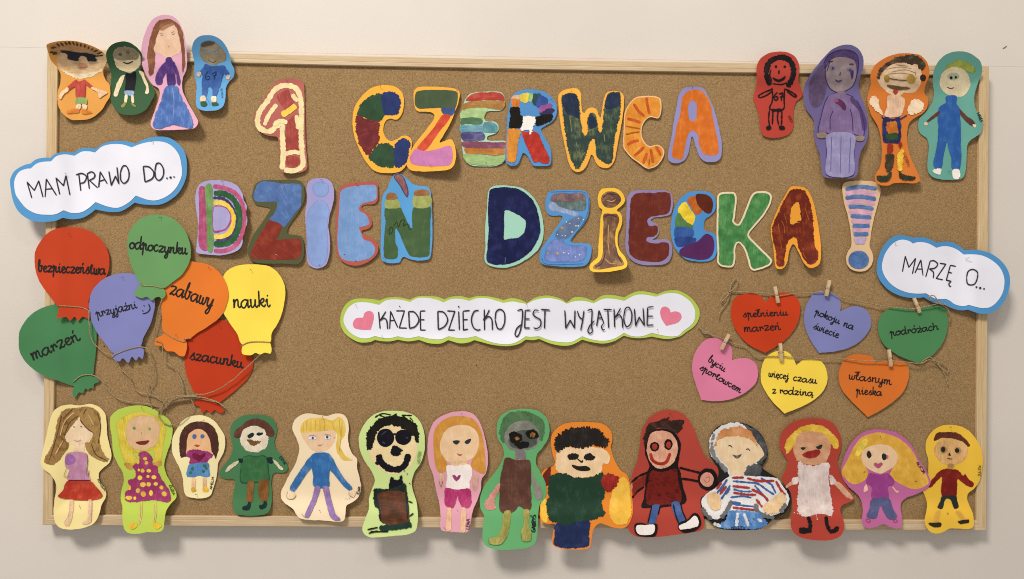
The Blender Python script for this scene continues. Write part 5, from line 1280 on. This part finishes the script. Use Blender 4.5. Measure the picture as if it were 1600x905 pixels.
# ================================================================ hearts
HG = 'paper hearts pegged to the twine'
def heart(label, col, outline, words, **kw):
    s = Sheet('paper_heart', label, 'paper heart', HG, 'E0', col, outline, **kw)
    for word, p0, p1, xh in words:
        L = write(word, s.px(*p0), s.px(*p1), xh / 3.017, CURS, random.Random(len(word)), True)
        s.ribbon('lettering', L, 5.4 / 3.017, ink_mat('#1b1817'), .12)
    return s
heart('red heart reading spełnieniu marzeń', '#d03a1a', "378,342! 360,310 320,297 280,300 240,315 222,350 218,410 235,460 270,510 320,550 378,578! 430,548 490,500 530,440 543,380 540,340 515,305 470,293 430,300 395,320",
 [('spełnieniu', (274, 410), (488, 400), 18), ('marzeń', (280, 480), (454, 468), 21)], layer=1, curl=4)
heart('blue violet heart reading pokoju na świecie', '#787fc0', "733,382! 735,340 715,305 690,292 650,285 615,292 590,320 568,370 562,420 575,480 600,530 632,578! 700,572 770,555 830,520 870,470 878,430 865,385 830,362 790,358",
 [('pokoju na', (612, 395), (793, 470), 18), ('świecie', (604, 462), (724, 508), 18)], layer=1, curl=4)
heart('green heart reading podróżach', '#3f8552', "1087,385! 1050,368 1010,362 965,368 930,395 912,440 915,490 940,540 990,580 1040,605 1100,627! 1160,595 1210,540 1235,480 1240,420 1230,375 1200,355 1160,358 1120,365",
 [('podróżach', (970, 498), (1198, 468), 19)], layer=3, curl=4)
heart('pink heart reading byciu sportowcem', '#e57ca9', "222,612! 225,580 215,545 180,515 140,508 100,515 65,550 40,600 35,660 50,720 78,800! 150,806 220,795 280,768 330,725 345,680 335,630 300,605 260,603",
 [('byciu', (108, 618), (188, 668), 18), ('sportowcem', (68, 655), (262, 768), 18)], layer=1, curl=3)
heart('yellow heart reading więcej czasu z rodziną', '#ffdc48', "525,635! 510,600 480,572 440,568 400,585 370,620 358,680 365,730 400,790 435,830 470,863! 530,840 600,805 650,760 672,710 668,660 645,620 600,608 560,612",
 [('więcej', (394, 690), (490, 702), 18), ('czasu', (510, 708), (624, 724), 18), ('z', (412, 768), (432, 768), 18), ('rodziną', (446, 768), (606, 782), 18)], layer=2, curl=4)
heart('orange heart reading własnym pieska', '#e0722a', "897,625! 880,595 845,587 800,585 760,600 735,640 725,690 740,750 780,800 820,840 862,880! 920,850 980,810 1030,760 1055,700 1055,650 1030,620 980,612 930,615",
 [('własnym', (772, 700), (976, 728), 21), ('pieska', (808, 772), (930, 780), 20)], layer=2, curl=4)

TG = None
HT = CORK + .012
tw = prop(empty('twine_line', W(1141, 455, CK)), 'upper line of jute twine holding the red, blue violet and green hearts', 'twine')
string('strand', None, 'E0', "215,290 300,292 400,300 440,311 500,300 600,293 680,290 740,315 850,340 960,360 1060,370 1110,365 1200,345 1230,348", CK, H, 11, parent=tw)
string('bow', None, 'E0', "213,290 218,255 238,228 249,240 240,265 213,290 185,302 166,330 172,336 195,315 208,296", CK, CK + .004, 12, parent=tw)
string('loose_end', None, 'E0', "213,290 205,330 178,365 165,385 160,415", CK, CK, 13, parent=tw)
string('bow', None, 'E0', "1230,348 1200,346 1165,330 1150,314 1172,308 1192,328 1204,348 1235,352", H + .004, H + .006, 14, parent=tw)
string('loose_end', None, 'E0', "1204,348 1232,365 1250,395 1248,440", H + .004, CK, 15, parent=tw)
tl = prop(empty('twine_line', W(1100, 512, CK)), 'lower line of jute twine holding the pink, yellow and orange hearts', 'twine')
string('strand', None, 'E0', "62,453 100,480 140,497 185,515 240,538 285,548 330,590 370,596 450,593 520,600 620,605 700,603 800,612 900,616 980,618 1050,622 1110,628 1150,612 1182,617", CK, H, 21, parent=tl)
string('knot', None, 'E0', "70,450 85,480 110,478 130,500 118,488 90,486 72,462", CK, CK + .003, 22, parent=tl)
string('bow', None, 'E0', "1108,628 1140,605 1160,600 1182,617 1215,625 1242,652 1238,668 1215,655 1182,618", CK + .004, CK, 23, parent=tl)
string('loose_end', None, 'E0', "1182,617 1212,655 1228,690 1242,732", CK, CK, 24, parent=tl)

# ------------------------------------------------ little wooden clothes pegs
PW = wood_mat('z', 'peg_wood', '#a98a62', '#cdb189', '#dcc6a4', 1.4)
def peg_half(side):
    """one jaw, 45 mm long, along local z, broad face to the viewer (-y)"""
    prof = [(-.0235, .0022), (-.017, .0034), (-.006, .0036), (-.004, .0026), (.000, .0024), (.003, .0034), (.012, .0030), (.0235, .0014)]
    wd = .0044; v, f = [], []
    for z, t in prof:
        for x, y in ((-wd, 0), (-wd + .0006, -t), (wd - .0006, -t), (wd, 0)):
            v.append((x, (y if side < 0 else -y) + side * .0004, z))
    n = len(prof)
    for i in range(n - 1):
        for k in range(4):
            j = (k + 1) % 4
            q = (i*4+k, i*4+j, (i+1)*4+j, (i+1)*4+k)
            f.append(q if side < 0 else q[::-1])
    f.append((3, 2, 1, 0) if side < 0 else (0, 1, 2, 3)); f.append(tuple((n-1)*4 + k for k in ((0, 1, 2, 3) if side < 0 else (3, 2, 1, 0))))
    return v, f
def make_peg():
    r = empty('clothes_peg', (0, 0, 0))
    for sd in (-1, 1):
        v, f = peg_half(sd); mesh('jaw', v, f, PW, r, smooth=False)
    v, f = [], []
    for pts, rr in (([(-.0062, 0, -.001), (-.0062, -.0040, -.002), (.0062, -.0040, -.002), (.0062, 0, -.001)], .00045),
                    ([(-.0066, 0, -.001), (.0066, 0, -.001)], .0015), ([(-.0062, .004, -.003), (.0062, .004, -.003)], .00045)):
        a, b = tube(pts, rr, 6); k = len(v); v += a; f += [tuple(i + k for i in q) for q in b]
    mesh('spring', v, f, STEEL, r)
    return r
proto = make_peg(); first = True
for label, a, b in (('clothes peg on the red heart', (424, 265), (440, 342)), ('clothes peg on the blue violet heart', (682, 235), (666, 310)),
                    ('clothes peg on the green heart below the blue cloud sign', (1080, 320), (1107, 388)), ('clothes peg tilted on the pink heart', (208, 490), (172, 562)),
                    ('clothes peg on the yellow heart', (450, 533), (455, 615)), ('clothes peg on the orange heart', (962, 562), (971, 641))):
    if first: o = proto; first = False
    else:
        o = proto.copy(); C.objects.link(o)
        for ch in list(proto.children):
            c = ch.copy(); C.objects.link(c); c.parent = o
    x0, y0, k = TR['E0']
    A = W(x0 + a[0] / k, y0 + a[1] / k, .004); Bp = W(x0 + b[0] / k, y0 + b[1] / k, .004)
    o.location = (A + Bp) / 2
    d = A - Bp
    o.rotation_euler = (0, math.atan2(d.x, d.z), 0); o.scale = (1, 1, d.length / .047)
    prop(o, label, 'clothes peg', 'clothes pegs holding the paper hearts')

# ================================================================ cloud signs
CG = 'cloud shaped title signs'
def cloud(label, tr, col, outline, white, spec, **kw):
    s = Sheet('cloud_sign', label, 'cloud sign', None, tr, col, outline, jit=.1, partname='coloured_backing', **kw)
    if kw.get('group'): pass
    P = spline([(*s.px(a, b), c) for a, b, c in parse(white)], True, 2.0)
    s.sheet('white_card', P, '#f0eef4', .0003, lift=.0009); s.n += 12
    paint_parts(s, spec); return s
INK = '#2b2728'
cloud('blue edged cloud sign reading MAM PRAWO DO', 'K1', '#4796d4',
 "85,480 90,410 130,350 200,310 255,295! 300,262 360,248 420,248! 460,215 530,200 600,203 625,203! 660,175 720,165 780,170 800,172! 860,130 940,110 1020,108 1090,120 1130,130! 1200,95 1280,75 1380,75 1450,105 1510,160 1545,230 1555,320 1545,420 1500,520 1430,590 1340,635 1250,640 1180,635 1120,622! 1060,665 1000,695 920,700 850,690 795,678! 740,720 680,750 600,760 520,748! 470,770 400,780 300,778 220,750 150,690 110,610",
 "118,480 125,420 160,365 220,340 255,338! 300,300 350,283 425,278! 470,235 540,220 600,228 620,232! 680,198 740,195 790,205! 850,155 930,135 1020,138 1095,162! 1180,130 1280,112 1370,120 1440,160 1490,230 1510,320 1510,400 1470,490 1400,560 1310,600 1230,598 1130,563! 1070,620 985,663 900,655 795,617! 740,665 680,700 600,708 530,685! 460,718 380,722 300,712 220,670 160,600 130,550",
 f"""s lettering {INK} w=11 ink=1 sep=1 | 265,585 225,450 285,520 322,440 358,578 / 375,576 385,425 470,562 / 380,510 440,505 / 497,555 465,415 528,480 548,395 582,560 / 672,525 655,385 / 743,508 725,375 / 742,435 812,498 / 820,495 833,365 892,465 / 822,445 875,428 / 905,360 925,478 960,400 988,465 972,325
 l lettering {INK} w=11 ink=1 sep=1 | 630,390 680,378 718,405 700,450 665,462 / 725,380 760,365 787,385 780,415 742,435 / 1000,370 1020,320 1050,318 1072,370 1065,430 1030,460 1003,430 1000,370 / 1287,360 1300,300 1330,295 1358,340 1355,400 1325,435 1295,415 1287,360
 l lettering {INK} w=11 ink=1 sep=1 | 1190,318 1240,325 1278,370 1265,420 1205,450 / 1190,318 1198,385 1205,450
 d lettering {INK} w=20 ink=1 | 1388,418 1418,412 1447,407""", layer=4, curl=5, wav=.6, bends=[(600, 450, -1, .3, .035, 0)], pins=[(1283, 125), (548, 380)])

cloud('long green edged cloud banner reading KAŻDE DZIECKO JEST WYJĄTKOWE', 'G1', '#a9cb52',
 "35,300 45,230 85,160 150,120 240,115 320,122 360,132! 420,110 500,103 580,115 615,125! 680,98 770,95 850,102 905,122! 960,100 1040,95 1110,112! 1180,95 1270,98 1340,112 1395,128! 1460,112 1530,122 1592,152! 1667,105 1767,90 1867,115 1922,150! 1987,105 2067,108 2147,135! 2227,88 2317,88 2402,105! 2487,62 2567,55 2677,78! 2757,50 2847,48 2927,85 2987,140 3027,210 3025,280 2987,345 2917,395 2867,430 2767,452 2667,440 2632,432! 2547,445 2467,442 2397,425! 2317,470 2227,490 2127,478 2052,458! 1967,500 1887,508 1787,490 1692,452! 1640,462 1582,458! 1527,492 1467,508 1400,512 1300,500 1220,480 1155,462! 1100,482 1030,488 935,462! 870,490 780,488 690,460! 600,472 515,458! 450,472 380,470 325,460! 280,478 200,480 130,450 70,400 40,340",
 "62,295 75,240 110,185 170,150 260,148 360,168! 420,130 500,122 570,132 615,145! 680,112 760,110 840,125 895,148! 960,120 1040,118 1110,135! 1180,112 1270,115 1340,135 1395,152! 1470,140 1530,150 1590,160! 1667,125 1767,110 1867,130 1922,158! 1987,138 2067,135 2147,155! 2227,118 2317,118 2402,135! 2487,90 2567,82 2667,100! 2757,72 2847,75 2907,105 2960,150 2992,220 2985,300 2950,345 2890,390 2850,425 2767,430 2632,402! 2547,430 2467,428 2400,402! 2317,450 2227,468 2127,455 2052,430! 1967,475 1887,480 1787,465 1692,430! 1620,435 1582,430! 1500,480 1420,497 1320,485 1240,460 1165,428! 1100,442 1020,445 940,430! 870,455 780,450 690,430! 600,445 515,430! 450,445 380,440 325,428! 260,447 190,440 120,400 80,350",
 f"""f pink_heart #ee7c9e v=.04 r=.1 | 225,275! 240,235 275,218 308,235 315,280 290,375! 220,375 155,360 140,325 160,285 195,275
 f pink_heart #ee7c9e v=.04 r=.1 T=G2 | 1235,235 1245,195 1275,182 1310,200 1322,232! 1360,222 1400,235 1412,275 1380,315 1285,342! 1250,290
 s lettering {INK} w=11 ink=1 sep=1 | 355,225 368,370 / 447,370 455,222 515,358 / 450,300 490,297 / 500,218 570,218 527,360 592,362 / 702,222 705,378 748,378 / 702,220 745,218 / 704,292 738,292 / 925,218 990,222 938,378 992,378 / 1022,222 1028,378 / 1058,222 1062,378 1100,370 / 1058,220 1115,215 / 1060,292 1098,290 / 1235,205 1238,380
 l lettering {INK} w=11 ink=1 sep=1 | 415,222 395,255 365,300 / 366,300 398,278 422,300 430,370 / 605,222 655,230 690,290 662,345 612,365 / 605,222 608,290 612,365 / 848,220 900,232 930,290 905,345 852,375 / 848,220 850,300 852,375 / 1190,212 1150,225 1128,290 1145,355 1180,378 1205,370 / 1278,208 1255,255 1226,292 / 1228,300 1268,265 1298,290 1303,378 / 1325,290 1335,225 1370,205 1402,235 1405,310 1380,365 1345,360 1325,290 / 1510,215 1552,212 1548,320 1530,400 1508,432 1492,410 1510,360 1555,325
 d lettering {INK} w=14 ink=1 | 530,180 1022,183
 s lettering {INK} w=11 ink=1 sep=1 T=G2 | 110,213 105,360 150,360 / 110,213 155,211 / 108,285 148,285 / 240,205 318,212 / 275,210 270,365 / 440,212 448,362 485,295 520,360 525,212 / 600,215 588,300 572,380 / 705,345 725,215 765,320 / 710,280 750,275 / 762,205 832,208 / 798,208 805,360 / 850,200 855,355 / 1020,200 1030,342 1060,270 1102,338 1092,192 / 1130,190 1125,338 1180,335 / 1130,188 1180,183 / 1128,262 1178,262
 l lettering {INK} w=11 ink=1 sep=1 T=G2 | 222,215 190,212 175,245 200,270 238,295 235,345 205,365 178,358 / 545,218 560,265 590,290 / 628,215 665,210 662,330 668,390 648,405 632,385 650,340 688,300 / 765,320 745,350 758,376 775,372 / 905,195 880,240 852,278 / 855,278 890,250 915,280 922,360 / 930,270 945,200 975,190 998,240 990,320 960,350 937,320 930,270""",
 layer=0, curl=2.2, wav=.5, bends=[(1350, 380, 0, 1, .25, 0)], pins=[(165, 165), (385, 430), (2680, 370), (1595, 158)])

cloud('blue edged cloud sign reading MARZĘ O', 'E5', '#4290ce',
 "65,400 75,310 110,210 160,130 230,70 310,48 380,58 440,78! 520,70 600,85 650,110 690,128! 770,118 850,125 920,160 975,205! 1060,203 1150,210 1250,240 1340,300 1410,380 1447,470 1450,570 1420,680 1370,770 1290,840 1200,868 1120,862 1015,825! 950,832 880,820 800,790 750,765! 680,760 620,735 555,695! 480,705 380,698 280,670 190,620 120,550 75,470",
 "120,380 130,310 160,230 220,150 290,105 350,98 410,115 440,138! 500,122 580,130 640,155 685,182! 760,165 830,172 900,200 970,252! 1060,250 1160,262 1260,310 1340,380 1385,470 1393,560 1370,660 1310,750 1240,800 1160,808 1095,795 1025,775! 960,788 880,770 830,735 785,712! 720,715 660,705 580,655! 480,658 380,645 280,605 200,545 140,460",
 f"""s lettering {INK} w=13 ink=1 sep=1 | 333,432 363,270 400,385 470,292 437,455 / 462,447 525,308 548,472 / 483,403 537,403 / 575,487 622,320 / 720,342 785,352 685,500 755,515 / 832,362 790,518 842,530 / 828,362 890,375 / 812,435 850,445
 l lettering {INK} w=13 ink=1 sep=1 | 615,322 660,316 700,350 670,392 612,400 / 612,400 655,435 655,497 / 842,530 817,555 825,580 842,582 / 1000,490 1015,430 1060,405 1110,430 1115,480 1090,550 1045,568 1008,550 1000,490
 d lettering {INK} w=24 ink=1 | 1103,590 1142,600 1182,608
 l pencil_line #9a9690 w=3 ink=1 | 268,118 256,155 290,152 / 1035,275 990,305 1060,330""", layer=4, curl=5, wav=.6, bends=[(700, 450, 1, .3, .035, 0)])
